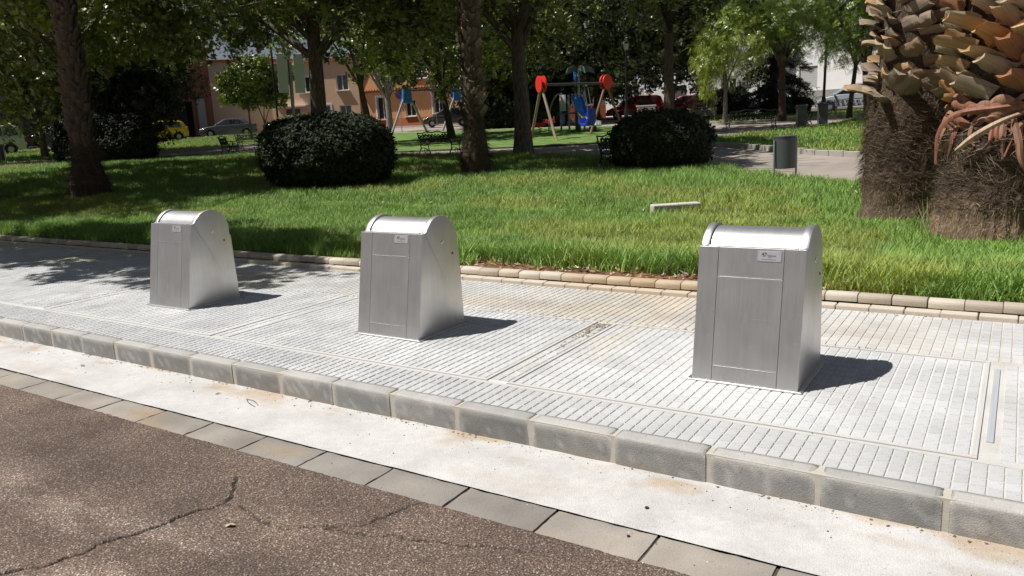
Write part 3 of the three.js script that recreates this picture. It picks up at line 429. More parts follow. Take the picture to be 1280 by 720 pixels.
function tree({ name = 'plane_tree', label, group, x, z, h = 4, r = 0.3, lean = [0, 0], crown, kind = 'lobed', bark = mBarkPlane, tone = [0.185, 0.235, 0.055], clusters = 90, per = 60, spread = 0.75, size = 1, seed = 1, limbs = 6, sag = 0, flare = 1.35, mat = mLeaf, young = 0.12, category = 'tree', hollow = 0.35 }) {
  const R = rng(seed * 31 + 7), o = thing(name, label, category, [x, T(x, z), z], 0, group), [cx, cy, cz, rx, ry, rz] = crown;
  const top = V(lean[0], h, lean[1]), tp = [], tr = []; for (let i = 0; i <= 8; i++) { const t = i / 8; tp.push(V(lean[0] * t + 0.06 * r * 6 * (fbm(t * 3, seed, 5, 2) - 0.5), h * t - (i ? 0 : 0.15), lean[1] * t + 0.06 * r * 6 * (fbm(t * 3, seed + 9, 5, 2) - 0.5))); tr.push(r * (1 - 0.32 * t) * (i === 0 ? flare : i === 1 ? 1 + (flare - 1) * 0.35 : 1)); }
  part('trunk', taper(tp, tr, 14, 0.06, seed), bark, o);
  const wood = [], ends = [];
  for (let i = 0; i < limbs; i++) {
    const a = i / limbs * 6.283 + R() * 0.9, e = V(cx + Math.cos(a) * rx * (0.45 + 0.4 * R()), cy + ry * (R() * 1.1 - 0.35), cz + Math.sin(a) * rz * (0.45 + 0.4 * R())), s = tp[6 + Math.floor(R() * 3)], mid = s.clone().lerp(e, 0.5).add(V((R() - 0.5) * 0.6, ry * 0.18 * R() + 0.2, (R() - 0.5) * 0.6));
    const cv = new THREE.QuadraticBezierCurve3(s, mid, e).getPoints(7); wood.push(taper(cv, cv.map((_, k) => r * 0.42 * (1 - 0.8 * k / 7)), 7)); ends.push(e);
    for (let j = 0; j < 5; j++) { const b = cv[2 + Math.floor(R() * 5)], e2 = b.clone().add(V((R() - 0.5) * rx * 0.9, (R() - 0.45) * ry * 0.8, (R() - 0.5) * rz * 0.9)), c2 = new THREE.QuadraticBezierCurve3(b, b.clone().lerp(e2, 0.5).add(V(0, 0.25, 0)), e2).getPoints(4); wood.push(taper(c2, c2.map((_, k) => r * 0.16 * (1 - 0.75 * k / 4)), 5)); ends.push(e2); }
  }
  part('limbs', join(wood), bark, o);
  const spots = [], c0 = V(cx, cy, cz);
  for (let k = 0; k < clusters; k++) {
    let q; if (k < ends.length && R() < 0.8) q = ends[k].clone(); else { const d = V(R() - 0.5, R() - 0.5, R() - 0.5).normalize(), f = Math.pow(hollow + (1 - hollow) * R(), 0.6); q = V(cx + d.x * rx * f, cy + d.y * ry * f, cz + d.z * rz * f); }
    const cr = spread * (0.6 + 0.8 * R()), ct = 0.8 + 0.45 * R(), yg = R() < young;
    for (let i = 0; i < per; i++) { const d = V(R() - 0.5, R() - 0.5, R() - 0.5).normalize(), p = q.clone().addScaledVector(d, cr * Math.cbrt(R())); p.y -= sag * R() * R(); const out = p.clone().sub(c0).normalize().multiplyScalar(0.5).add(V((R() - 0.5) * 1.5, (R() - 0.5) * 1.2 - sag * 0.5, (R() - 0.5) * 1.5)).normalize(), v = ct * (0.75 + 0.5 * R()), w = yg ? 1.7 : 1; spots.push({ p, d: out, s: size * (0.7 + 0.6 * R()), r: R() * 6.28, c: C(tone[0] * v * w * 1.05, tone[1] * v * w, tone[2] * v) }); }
  }
  leafInstances('crown', kind, spots, o, mat); return o;
}
// positions: metres from the camera foot; the camera looks along (-0.55, -0.84)
tree({ label: 'stout plane tree rising behind the big round dark bush', x: -20.2, z: -19.4, h: 4.6, r: 0.30, crown: [1.8, 7.1, 2.0, 6.8, 3.1, 5.8], clusters: 165, per: 30, spread: 0.85, seed: 2, limbs: 8, sag: 0.5, lean: [0.25, 0.1] });
tree({ label: 'straight plane tree in front of the red swing', x: -14.25, z: -22.9, h: 4.4, r: 0.30, crown: [-0.2, 6.8, 1.6, 6.4, 3.3, 5.6], clusters: 170, per: 30, spread: 0.85, seed: 3, limbs: 8, sag: 0.6, lean: [0.1, 0.1] });
tree({ label: 'plane tree with two low limbs above the white car at far left', x: -39.6, z: -20.0, h: 2.6, r: 0.17, crown: [0.8, 6.2, 0.6, 6.4, 4.2, 5], clusters: 190, per: 27, spread: 0.95, seed: 4, limbs: 7, sag: 0.7, size: 1.15, bark: mBarkGrey });
tree({ label: 'leafy plane tree behind the left palm trunk', x: -26.6, z: -14.7, h: 3.9, r: 0.2, crown: [0.2, 6.6, 0.6, 5.6, 2.9, 5.0], clusters: 180, per: 27, spread: 0.85, seed: 5, limbs: 7, sag: 0.6, lean: [0.4, 0.2] });
tree({ name: 'evergreen_tree', label: 'very dark dense evergreen tree above the clipped hedge', x: -32.5, z: -20.6, h: 2.6, r: 0.26, crown: [0, 3.6, 0, 2.5, 2.6, 2.5], kind: 'small', bark: mBarkDark, tone: [0.026, 0.042, 0.016], clusters: 110, per: 55, spread: 0.7, seed: 6, mat: mLeafDull, hollow: 0.1, young: 0 });
tree({ label: 'broad plane tree rising behind the black evergreen', x: -36.6, z: -23.2, h: 4.2, r: 0.2, crown: [0, 7.2, 0, 5.6, 3.2, 5], clusters: 120, per: 27, spread: 0.85, seed: 7, limbs: 8, sag: 0.6 });
tree({ name: 'young_tree', label: 'slim young tree with bright leaves beside the dark grey sedan', x: -43, z: -35.1, h: 2.3, r: 0.075, crown: [0, 3.9, 0, 1.7, 1.5, 1.7], clusters: 34, per: 36, spread: 0.5, seed: 8, limbs: 5, tone: [0.14, 0.19, 0.03], bark: mBarkGrey, flare: 1.1 });
tree({ name: 'young_tree', label: 'forked young tree with bright leaves in front of the silver car', x: -43.6, z: -36.8, h: 1.3, r: 0.085, crown: [0.5, 3.7, 0, 1.9, 1.4, 1.7], clusters: 34, per: 36, spread: 0.5, seed: 9, limbs: 3, tone: [0.13, 0.18, 0.03], bark: mBarkGrey, flare: 1.1 });
tree({ label: 'thin leaning tree between the big bush and the bare tree', x: -26.5, z: -28.8, h: 3.6, r: 0.17, crown: [-0.4, 6.5, 0, 4.4, 2.3, 4], clusters: 80, per: 27, spread: 0.8, seed: 10, lean: [-0.5, 0.1], sag: 0.5, bark: mBarkDark });
tree({ label: 'leafy tree filling the view between the blue swing and the middle palm', x: -26, z: -34.5, h: 3.4, r: 0.2, crown: [0.2, 6.3, 0, 5.6, 3.2, 4.6], clusters: 130, per: 28, spread: 0.9, seed: 11, sag: 0.6, tone: [0.20, 0.235, 0.05], bark: mBarkDark, lean: [-0.6, 0] });
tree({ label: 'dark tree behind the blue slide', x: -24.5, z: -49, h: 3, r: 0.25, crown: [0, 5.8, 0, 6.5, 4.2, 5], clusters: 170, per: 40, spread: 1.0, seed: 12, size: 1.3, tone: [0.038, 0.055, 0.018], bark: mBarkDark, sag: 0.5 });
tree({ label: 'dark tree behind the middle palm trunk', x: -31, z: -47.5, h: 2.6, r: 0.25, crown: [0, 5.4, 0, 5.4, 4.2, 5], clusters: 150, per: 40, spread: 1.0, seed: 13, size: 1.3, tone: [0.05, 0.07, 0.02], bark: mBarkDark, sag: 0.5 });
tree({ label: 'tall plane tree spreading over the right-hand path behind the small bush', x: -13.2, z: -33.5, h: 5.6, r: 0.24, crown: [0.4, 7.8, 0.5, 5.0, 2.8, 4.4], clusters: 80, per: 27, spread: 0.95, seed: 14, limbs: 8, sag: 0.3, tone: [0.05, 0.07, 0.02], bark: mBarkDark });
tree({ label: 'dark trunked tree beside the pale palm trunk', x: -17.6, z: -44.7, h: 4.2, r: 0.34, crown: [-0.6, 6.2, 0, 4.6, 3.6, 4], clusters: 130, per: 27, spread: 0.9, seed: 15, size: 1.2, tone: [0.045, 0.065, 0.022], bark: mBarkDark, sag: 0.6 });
tree({ name: 'weeping_tree', label: 'yellow-green tree with drooping feathery foliage by the pale palm', x: -12.9, z: -40.4, h: 2.6, r: 0.12, crown: [0, 4.4, 0, 1.9, 1.6, 1.7], kind: 'feather', tone: [0.24, 0.32, 0.05], clusters: 44, per: 40, spread: 0.6, seed: 16, sag: 1.4, size: 0.8, bark: mBarkGrey });
tree({ name: 'feathery_tree', label: 'broad feathery green tree in front of the white house, left one', x: -10.6, z: -42.5, h: 3.4, r: 0.2, crown: [-0.2, 6.9, 0, 4.2, 2.6, 3.8], kind: 'feather', tone: [0.16, 0.235, 0.05], clusters: 130, per: 30, spread: 0.85, seed: 17, sag: 0.4, bark: mBarkDark });
tree({ name: 'feathery_tree', label: 'feathery green tree with thick dark trunk beside the twin palms', x: -5.9, z: -39.6, h: 3.1, r: 0.28, crown: [-0.6, 6.5, 0, 3.8, 2.5, 3.6], kind: 'feather', tone: [0.17, 0.25, 0.05], clusters: 120, per: 30, spread: 0.8, seed: 18, sag: 0.5, bark: mBarkDark, lean: [-0.3, 0] });
tree({ name: 'feathery_tree', label: 'slim feathery tree before the barred window', x: -7.5, z: -43.4, h: 2.8, r: 0.13, crown: [-0.2, 5.6, 0, 2.2, 1.6, 2.2], kind: 'feather', tone: [0.17, 0.245, 0.05], clusters: 60, per: 28, spread: 0.6, seed: 19, sag: 0.4, bark: mBarkDark, lean: [0.25, 0] });
{ // cedar with dark drooping tiers
  const x = -12.6, z = -48.4, o = thing('cedar_tree', 'dark cedar with drooping needle branches before the white house', 'tree', [x, T(x, z), z]), R = rng(77), spots = [], wood = [];
  part('trunk', taper([V(0, -0.1, 0), V(0, 2, 0), V(0.05, 5, 0), V(0, 8, 0)], [0.3, 0.24, 0.15, 0.04], 10, 0.05), mBarkDark, o);
  for (let i = 0; i < 34; i++) { const y = 0.7 + 6.8 * (i / 34), a = i * 2.4, L = (2.1 - 1.4 * i / 34) * (0.8 + 0.4 * R()), s = V(0, y, 0), e = V(Math.cos(a) * L, y - 0.35 * L * (1 - i / 40), Math.sin(a) * L), c = new THREE.QuadraticBezierCurve3(s, V(e.x * 0.5, y + 0.2, e.z * 0.5), e).getPoints(6); wood.push(taper(c, c.map((_, k) => 0.05 * (1 - 0.8 * k / 6)), 5)); for (const p of c.slice(1)) for (let k = 0; k < 12; k++) { const q = p.clone().add(V((R() - 0.5) * 0.7, -0.35 * R(), (R() - 0.5) * 0.7)), v = 0.7 + 0.6 * R(); spots.push({ p: q, d: V(Math.cos(a) * 0.7 + R() - 0.5, -0.3 + 0.5 * (R() - 0.5), Math.sin(a) * 0.7 + R() - 0.5).normalize(), s: 0.8 + 0.5 * R(), r: R() * 6.28, c: C(0.030 * v, 0.048 * v, 0.026 * v) }); } }
  part('limbs', join(wood), mBarkDark, o); leafInstances('crown', 'needle', spots, o, mLeafDull);
}
{ // bare winter-like tree: pollarded stem with a fan of thin grey twigs
  const x = -38.3, z = -43.5, o = thing('bare_tree', 'leafless grey tree with a fan of thin twigs before the orange house', 'tree', [x, T(x, z), z]), R = rng(78), tw = [], fine = [], m = std(0.42, 0.38, 0.35, 0.95, { map: tBark });
  part('trunk', taper([V(0, -0.1, 0), V(0.05, 1.2, 0), V(0, 2.5, 0)], [0.28, 0.22, 0.2], 10, 0.06), m, o);
  for (let i = 0; i < 9; i++) { const a = i / 9 * 6.28 + R(), e = V(Math.cos(a) * (1 + R() * 0.7), 4.4 + 1.4 * R(), Math.sin(a) * (1 + R() * 0.7)), c = new THREE.QuadraticBezierCurve3(V(0, 2.3, 0), V(e.x * 0.5, 3.2, e.z * 0.5), e).getPoints(6); tw.push(taper(c, c.map((_, k) => 0.11 * (1 - 0.8 * k / 6)), 6)); for (let j = 0; j < 34; j++) { const b = c[1 + Math.floor(R() * 6)], f = b.clone().add(V((R() - 0.5) * 1.3 + b.x * 0.35, 0.6 + 1.4 * R(), (R() - 0.5) * 1.3 + b.z * 0.35)); fine.push(taper([b, b.clone().lerp(f, 0.5).add(V((R() - 0.5) * 0.2, -0.05, 0)), f], [0.022, 0.016, 0.008], 4)); } }
  part('limbs', join(tw), m, o); part('twigs', join(fine), m, o);
}
// a street tree beyond the left edge of the picture, whose shade dapples the pavement and the near lawn
tree({ name: 'street_tree', label: 'street tree left of the picture shading the pavement end', x: -15.4, z: -4.6, h: 4.6, r: 0.16, crown: [1.6, 6.9, 0.5, 4.0, 1.5, 1.5], clusters: 74, per: 26, spread: 0.55, seed: 21, limbs: 7, sag: 0.1 });
tree({ name: 'street_tree', label: 'broad street tree left of the picture shading the near lawn', x: -25, z: -6.2, h: 4.9, r: 0.2, crown: [1.6, 8.0, -1.4, 6.0, 2.2, 4.6], clusters: 210, per: 34, spread: 0.8, seed: 22, limbs: 7, sag: 0.1 });

// ------------------------------------------------------------------ clipped bushes
function bush(label, x, z, rx, h, rz, n, o = {}) {
  const t = thing(o.name || 'clipped_bush', label, 'bush', [x, T(x, z) + 0.05, z], o.turn || 0, o.group), R = rng(o.seed || 5), spots = [], tone = o.tone || [0.020, 0.032, 0.012], wood = [];
  for (let i = 0; i < 14; i++) { const a = R() * 6.28; wood.push(taper([V((R() - 0.5) * 0.4 * rx, -0.1, (R() - 0.5) * 0.4 * rz), V(Math.cos(a) * rx * 0.3, h * 0.35, Math.sin(a) * rz * 0.3), V(Math.cos(a) * rx * 0.7, h * (0.5 + 0.4 * R()), Math.sin(a) * rz * 0.7)], [0.035, 0.025, 0.01], 5)); }
  part('stems', join(wood), mBarkDark, t);
  const e = o.box || 2.6, q = v => Math.sign(v) * Math.pow(Math.abs(v), 2 / e);
  for (let i = 0; i < n; i++) { const d = V(R() - 0.5, R() - 0.5, R() - 0.5).normalize(), L = Math.pow(Math.abs(d.x) ** e + Math.abs(d.y) ** e + Math.abs(d.z) ** e, 1 / e), lump = 0.80 + 0.40 * fbm(d.x * 3 + 5, d.y * 3 + d.z * 2.6, (o.seed || 5) + 3, 3), f = (R() < 0.72 ? 1 - 0.10 * R() : Math.cbrt(R()) * 0.95) * lump / L, p = V(d.x * rx * f, Math.max(0.03, h * 0.5 + d.y * h * 0.52 * f), d.z * rz * f), v = 0.65 + 0.7 * R(); spots.push({ p, d: V(d.x + (R() - 0.5) * 1.2, d.y + (R() - 0.5) * 1.2 + 0.3, d.z + (R() - 0.5) * 1.2).normalize(), s: (o.size || 1) * (0.8 + 0.7 * R()), r: R() * 6.28, c: C(tone[0] * v, tone[1] * v, tone[2] * v) }); }
  leafInstances('foliage', o.kind || 'oval', spots, t, o.mat || mBushLeaf); return t;
}
bush('big round nearly black clipped bush left of the middle palm', -13.5, -13.15, 1.33, 1.50, 1.25, 14000, { seed: 41, size: 1.05, turn: 0.6, tone: [0.024, 0.038, 0.014] });
bush('smaller clipped dark bush with glossy leaves left of the litter bin', -7.25, -17.85, 1.07, 1.20, 0.95, 10000, { seed: 42, size: 1.05, turn: 0.4, tone: [0.035, 0.052, 0.022] });
bush('long dark clipped hedge behind the left palm trunk', -32.0, -18.6, 1.75, 1.75, 1.0, 9000, { seed: 43, size: 1.5, turn: 0.55, box: 4, name: 'clipped_hedge' });
bush('small square dark hedge before the grey base of the white house', -17.2, -54.2, 1.15, 1.45, 0.7, 3500, { seed: 44, size: 1.9, box: 5, name: 'clipped_hedge' });
bush('pale variegated shrub beside the left palm', -37.4, -20.2, 0.45, 1.3, 0.45, 1200, { seed: 45, size: 1.5, tone: [0.25, 0.27, 0.16] });
bush('low spreading dark shrub under the cedar', -12.4, -50.5, 1.3, 0.8, 0.8, 3000, { seed: 46, size: 1.8 });
bush('yellowish shrub top showing over the big bush', -33.5, -30.5, 1.2, 1.35, 0.8, 3000, { seed: 47, size: 1.4, tone: [0.12, 0.13, 0.03] });
for (const [x, z, l] of [[-27.5, -46.2, 'dark hedge behind the turf right of the middle palm'], [-30.6, -46.0, 'dark hedge behind the turf beside the middle palm']]) bush(l, x, z, 1.9, 1.9, 0.9, 4200, { seed: Math.round(-x), size: 1.9, box: 4, name: 'clipped_hedge' });

// ------------------------------------------------------------------ palms
const mFibre = std(0.26, 0.19, 0.13, 0.97, { map: tFibre, bumpMap: tFibre, bumpScale: 0.03, vertexColors: true });
const mBoot = [[0.34, 0.25, 0.17], [0.46, 0.31, 0.17], [0.30, 0.24, 0.19], [0.50, 0.27, 0.11], [0.40, 0.33, 0.25], [0.36, 0.17, 0.09], [0.155, 0.115, 0.085], [0.12, 0.09, 0.07]].map(k => std(...k.map(v => v * 1.25), 0.82, { map: tHusk, bumpMap: tHusk, bumpScale: 0.008, vertexColors: true }));
const mHusk = [[0.36, 0.16, 0.10], [0.44, 0.24, 0.15], [0.58, 0.42, 0.30]].map(k => std(...k, 0.75, { map: tHusk, bumpMap: tHusk, bumpScale: 0.006 }));
function bootGeo(seed, L, w, th) {                  // one cut leaf stalk base: crescent section, curving out, sawn flat
  const R = rng(seed), rings = 5, n = 8, pos = [], idx = [], col = [], bend = 0.16 + 0.22 * R(), skew = (R() - 0.5) * 0.3, cut = (R() - 0.5) * 0.5;
  for (let i = 0; i <= rings; i++) { const t = i / rings, ww = w * (1 - 0.5 * t ** 0.9) * (0.86 + 0.28 * R()), tt = th * (1 - 0.25 * t), y = L * t, o = bend * L * t * t; for (let k = 0; k < n; k++) { const a = k / n * 6.283, cx = Math.cos(a), cz = Math.sin(a), x = cx * ww / 2, zz = (cz > 0 ? 0.8 : 0.4) * cz * tt * (1 - 0.5 * cx * cx) - 0.75 * tt * cx * cx + 0.012 * (R() - 0.5); pos.push(x + skew * y * t, y + (i === rings ? cut * x - 0.15 * zz + 0.12 * L * (R() - 0.6) : 0.03 * L * (R() - 0.5)), zz + o); const pale = i === rings ? 1.35 : i === rings - 1 ? 1.12 : 0.72 + 0.3 * t + 0.1 * R(); col.push(pale, pale * 0.98, pale * 0.95); } }
  for (let i = 0; i < rings; i++) for (let k = 0; k < n; k++) { const a = i * n + k, b = i * n + (k + 1) % n; idx.push(a, b, a + n, b, b + n, a + n); }
  const c = pos.length / 3; let mx = 0, my = 0, mz = 0; for (let k = 0; k < n; k++) { mx += pos[(rings * n + k) * 3]; my += pos[(rings * n + k) * 3 + 1]; mz += pos[(rings * n + k) * 3 + 2]; } pos.push(mx / n, my / n - 0.006, mz / n); col.push(0.9, 0.8, 0.68); for (let k = 0; k < n; k++) idx.push(rings * n + k, rings * n + (k + 1) % n, c);
  const g = new THREE.BufferGeometry(); g.setAttribute('position', new THREE.Float32BufferAttribute(pos, 3)); g.setAttribute('color', new THREE.Float32BufferAttribute(col, 3)); g.setIndex(idx); const u = []; for (let i = 0; i < pos.length / 3; i++) u.push(pos[3 * i], pos[3 * i + 1] * 0.4); g.setAttribute('uv', new THREE.Float32BufferAttribute(u, 2)); const q = toCreasedNormals(g, 0.8); return q;
}
function core(rad, H, seed, tone = () => 1, nA = 110, nY = 130) {     // trunk surface with its own relief
  const pos = [], idx = [], uv = [], col = [];
  for (let j = 0; j <= nY; j++) for (let i = 0; i <= nA; i++) { const a = i / nA * 6.283185, y = -0.2 + (H + 0.2) * Math.pow(j / nY, 1.5), r = rad(y, (i % nA) / nA * 6.283185); pos.push(Math.cos(a) * r, y, Math.sin(a) * r); uv.push(a * 0.55, y); const k = tone(y, a) * (0.75 + 0.6 * (fbm(a * 5, y * 6, seed, 3) - 0.5)); col.push(k, k, k); }
  for (let j = 0; j < nY; j++) for (let i = 0; i < nA; i++) { const a = j * (nA + 1) + i, b = a + nA + 1; idx.push(a, b, a + 1, b, b + 1, a + 1); }
  const g = new THREE.BufferGeometry(); g.setAttribute('position', new THREE.Float32BufferAttribute(pos, 3)); g.setAttribute('uv', new THREE.Float32BufferAttribute(uv, 2)); g.setAttribute('color', new THREE.Float32BufferAttribute(col, 3)); g.setIndex(idx); g.computeVertexNormals(); return g;
}
const fibreGeo = [0, 1, 2].map(i => { const R = rng(500 + i), m = merger(); for (let k = 0; k < 5; k++) { const d = V(R() < 0.7 ? -0.6 - R() : R(), -0.7 * R(), 0.25 * R()).normalize(), s = V(R() - 0.5, R() - 0.5, 0.3).cross(d).normalize(), v = 0.55 + 0.9 * R(); strip(m, V((R() - 0.5) * 0.08, (R() - 0.5) * 0.08, 0), d, s, 0.12 + 0.18 * R(), 0.007, V(R() - 0.5, (R() - 0.5) * 1.2, 0.5 * R()).multiplyScalar(1.6), [v, v * 0.95, v * 0.9], 4); } return m.done(); });
const frondGeo = (() => { const m = merger(), R = rng(520), L = 2.6; let prev = null; for (let i = 0; i <= 9; i++) { const t = i / 9, p = V(0, L * (t - 0.22 * t * t), L * (0.25 * t + 0.42 * t * t)); if (prev) { m.quad([prev.x - 0.025, prev.y, prev.z], [prev.x + 0.025, prev.y, prev.z], [p.x + 0.018, p.y, p.z], [p.x - 0.018, p.y, p.z], [1.2, 1.2, 1]); } prev = p; } for (let i = 4; i < 30; i++) { const t = i / 46, p = V(0, L * (t - 0.22 * t * t), L * (0.25 * t + 0.42 * t * t)); for (const s of [-1, 1]) { const d = V(s * 0.8, 0.5, (R() - 0.5) * 0.5 - 0.15).normalize(), v = 0.8 + 0.4 * R(); leafOn(m, 'narrow', p, d, V().crossVectors(d, V(0, -0.4, 1)).normalize(), 0.42 * (1 - 0.45 * t), [v, v, v]); } } return m.done(); })();
function palm({ label, group, x, z, rad, H, from, upto, around, L, w, th, tilt, twist = 0, seed, fibres = [], mix = [0, 1, 2, 4], pitch = 0.22, fronds = 34, name = 'palm_tree', flat = 1, tone }) {
  const R = rng(seed), o = thing(name, label, 'palm tree', [x, T(x, z) + 0.05, z], 0, group); o.rotation.z = -0.02;
  part('trunk', core(rad, H, seed, tone), mFibre, o);
  const geos = [0, 1, 2, 3, 4, 5, 6, 7].map(i => bootGeo(seed * 10 + i, L, w, th)), hi = [], M = new THREE.Matrix4();
  let k = 0; const rows = Math.floor((H - 0.1 - from) / pitch * around);
  for (let i = 0; i < rows; i++) {
    const y = from + pitch * i / around, a = i * 2.39996 * (around > 9 ? 1 : 1) + (R() - 0.5) * 0.16, r = rad(y, a) - 0.03, ti = tilt * (0.75 + 0.5 * R()), tw = twist * (0.6 + 0.8 * R()) + (R() - 0.5) * 0.35, s = 0.72 + 0.5 * R();
    const q = new THREE.Quaternion().setFromAxisAngle(V(0, 1, 0), Math.PI / 2 - a).multiply(new THREE.Quaternion().setFromEuler(new THREE.Euler(ti, (R() - 0.5) * 0.5, -tw, 'YXZ')));
    const g = geos[Math.floor(R() * 8)], pos = V(Math.cos(a) * r, y + (R() - 0.5) * 0.06, Math.sin(a) * r), mi = mix[Math.floor(R() * mix.length)];
    if (y < upto && k < 290) { const b = part('leaf_base', g, mBoot[mi], o); b.position.copy(pos); b.quaternion.copy(q); b.scale.set(s, s * (0.85 + 0.3 * R()), s * flat); k++; }
    else hi.push(g.clone().applyMatrix4(M.compose(pos, q, V(s, s, s * flat))));
  }
  if (hi.length) part('upper_leaf_bases', join(hi), mBoot[mix[0]], o).userData.kind = 'stuff';
  fibres.forEach(([y0, y1, n, sc, kk], fi) => { const l = []; for (let i = 0; i < n; i++) { const a = R() * 6.283, y = lerp(y0, y1, R()), r = rad(y, a) + 0.005 + 0.02 * R(), v = kk * (0.5 + 0.9 * R()); l.push([Math.cos(a) * r, y, Math.sin(a) * r, Math.PI / 2 - a + (R() - 0.5) * 0.8, sc * (0.7 + 0.6 * R()), C(0.36 * v, 0.275 * v, 0.20 * v), (R() - 0.5) * 0.6, (R() - 0.5) * 1.2]); } scatter('fibre_mat', fibreGeo[fi % 3], mFib, l, o); });
  const fl = []; for (let i = 0; i < fronds; i++) { const a = i * 2.4, up = i / fronds; fl.push([0, H - 0.15, 0, a, 1.35 + 0.35 * R(), C(0.06, 0.085, 0.03), 0.15 + 1.15 * (1 - up) + 0.2 * R(), 0]); } scatter('fronds', frondGeo, mLeafDull, fl, o);
  return o;
}
const mFib = std(1, 1, 1, 0.9, { vertexColors: true });
const ridge = (a, n, s) => Math.abs(Math.sin(a * n + 2.5 * vnoise(a * 4, 1, s)));
palm({ label: 'thick palm trunk with dark shaggy root mat, left of the twin palms', group: 'twin palms at the right edge', tone: (y, a) => lerp(1.6, 0.95, sstep(0.35, 0.7, y + 0.3 * (fbm(a * 4, y * 2, 92, 3) - 0.5))), x: -1.16, z: -11.0, H: 10.5, seed: 61, rad: (y, a) => lerp(0.54, 0.45, sstep(1.3, 1.7, y)) + 0.03 * sstep(0.3, 0, y) + (y < 1.65 ? 0.07 * (fbm(a * 6, y * 5, 63, 4) - 0.5) : 0.02 * (fbm(a * 6, y * 5, 63, 3) - 0.5)), from: 1.50, upto: 3.3, around: 14, L: 0.32, w: 0.27, th: 0.042, tilt: 0.70, twist: 0.85, pitch: 0.19, fibres: [[0.45, 1.6, 2000, 0.62, 0.62], [0.02, 0.6, 700, 0.35, 0.7], [1.5, 3.2, 140, 0.7, 0.6]], mix: [0, 2, 4, 1, 0, 2] });
const palmR = palm({ label: 'thick palm trunk with peeling red-brown husk, right of the twin palms', group: 'twin palms at the right edge', tone: (y, a) => lerp(2.3, 0.9, sstep(0.38, 0.62, y + 0.3 * (fbm(a * 4, y * 2, 91, 3) - 0.5))), x: -0.2, z: -9.85, H: 10.7, seed: 67, rad: (y, a) => lerp(0.56, 0.46, sstep(1.0, 1.5, y)) + 0.05 * sstep(0.4, 0, y) + (y < 0.62 + 0.25 * (fbm(a * 3, 1, 9, 2) - 0.5) ? 0.04 * ridge(a, 19, 3) + 0.02 * (fbm(a * 5, y * 3, 67, 3) - 0.5) : 0.07 * (fbm(a * 6, y * 5, 68, 4) - 0.5)), from: 1.48, upto: 3.3, around: 13, L: 0.31, w: 0.29, th: 0.045, tilt: 0.74, twist: -0.55, pitch: 0.18, fibres: [[0.42, 1.2, 1300, 0.6, 0.6], [0.1, 0.55, 160, 0.5, 1.0], [1.0, 1.4, 300, 0.8, 0.7], [1.5, 3.2, 120, 0.7, 0.8]], mix: [1, 3, 0, 4, 1, 5] });
{ // peeling husk strips round the right palm
  const R = rng(71), P = palmR;
  const husk = (pts, w, mi) => { const m = merger(), c = new THREE.CatmullRomCurve3(pts.map(([a, y, r]) => V(Math.cos(a) * r, y, Math.sin(a) * r))), n = 18, A = []; for (let i = 0; i <= n; i++) { const t = i / n, p = c.getPoint(t), d = c.getTangent(t), out = V(p.x, 0, p.z).normalize(), s = V().crossVectors(d, out).normalize(), ww = w * (0.55 + 0.45 * Math.sin(Math.PI * Math.min(1, t * 1.15 + 0.1))) * 0.5; A.push([p.clone().addScaledVector(s, ww), p.clone().addScaledVector(out, 0.018), p.clone().addScaledVector(s, -ww), p.clone().addScaledVector(out, 0.006)].map(v => v.toArray())); } for (let i = 0; i < n; i++) for (let k = 0; k < 4; k++) m.quad(A[i][k], A[i][(k + 1) % 4], A[i + 1][(k + 1) % 4], A[i + 1][k]); part('husk_strip', toCreasedNormals(m.done(), 0.9), mHusk[mi], P); };
  const F = 1.5708;                                 // angle that faces the street
  husk([[F + 1.25, 0.86, 0.62], [F + 1.15, 1.20, 0.64], [F + 0.75, 1.38, 0.62], [F + 0.1, 1.44, 0.57], [F - 0.4, 1.47, 0.53]], 0.075, 0);
  husk([[F + 0.62, 1.02, 0.67], [F + 0.35, 1.17, 0.67], [F + 0.0, 1.32, 0.63], [F - 0.35, 1.40, 0.55]], 0.065, 2);
  husk([[F - 0.15, 1.33, 0.57], [F - 0.22, 1.14, 0.64], [F - 0.28, 0.92, 0.67], [F - 0.45, 0.74, 0.65]], 0.07, 1);
  husk([[F - 0.5, 1.55, 0.55], [F - 0.85, 1.35, 0.64], [F - 1.0, 1.1, 0.66]], 0.09, 0);
  for (let i = 0; i < 34; i++) { const a = F + (R() - 0.5) * 3.4, y = 1.24 + 0.28 * R(); husk([[a - 0.35, y - 0.08 * R(), 0.51], [a, y + 0.05, 0.54 + 0.03 * R()], [a + 0.3, y - 0.04, 0.51]], 0.06 + 0.05 * R(), R() < 0.75 ? 0 : 1); }
  for (let i = 0; i < 16; i++) { const a = F + (R() - 0.5) * 3.2, y = 1.30; husk([[a, y, 0.52], [a + 0.05 * (R() - 0.5), y - 0.14, 0.57], [a + 0.3 * (R() - 0.5), y - 0.22 - 0.16 * R(), 0.55 + 0.06 * R()]], 0.035 + 0.035 * R(), R() < 0.6 ? 0 : 1); }
}
palm({ label: 'slender palm trunk with criss-cross leaf scars in the middle of the lawn', x: -11.45, z: -16.1, H: 7.4, seed: 73, rad: (y, a) => 0.225 + 0.14 * sstep(1.6, 0.1, y) + 0.03 * (fbm(a * 5, y * 5, 75, 3) - 0.5), from: 1.45, upto: 5.2, around: 8, L: 0.27, w: 0.21, th: 0.04, tilt: 0.16, twist: 0.45, pitch: 0.15, fibres: [[0.2, 1.6, 420, 1.0, 0.3]], mix: [6, 7, 6, 2], fronds: 64, flat: 0.7 });
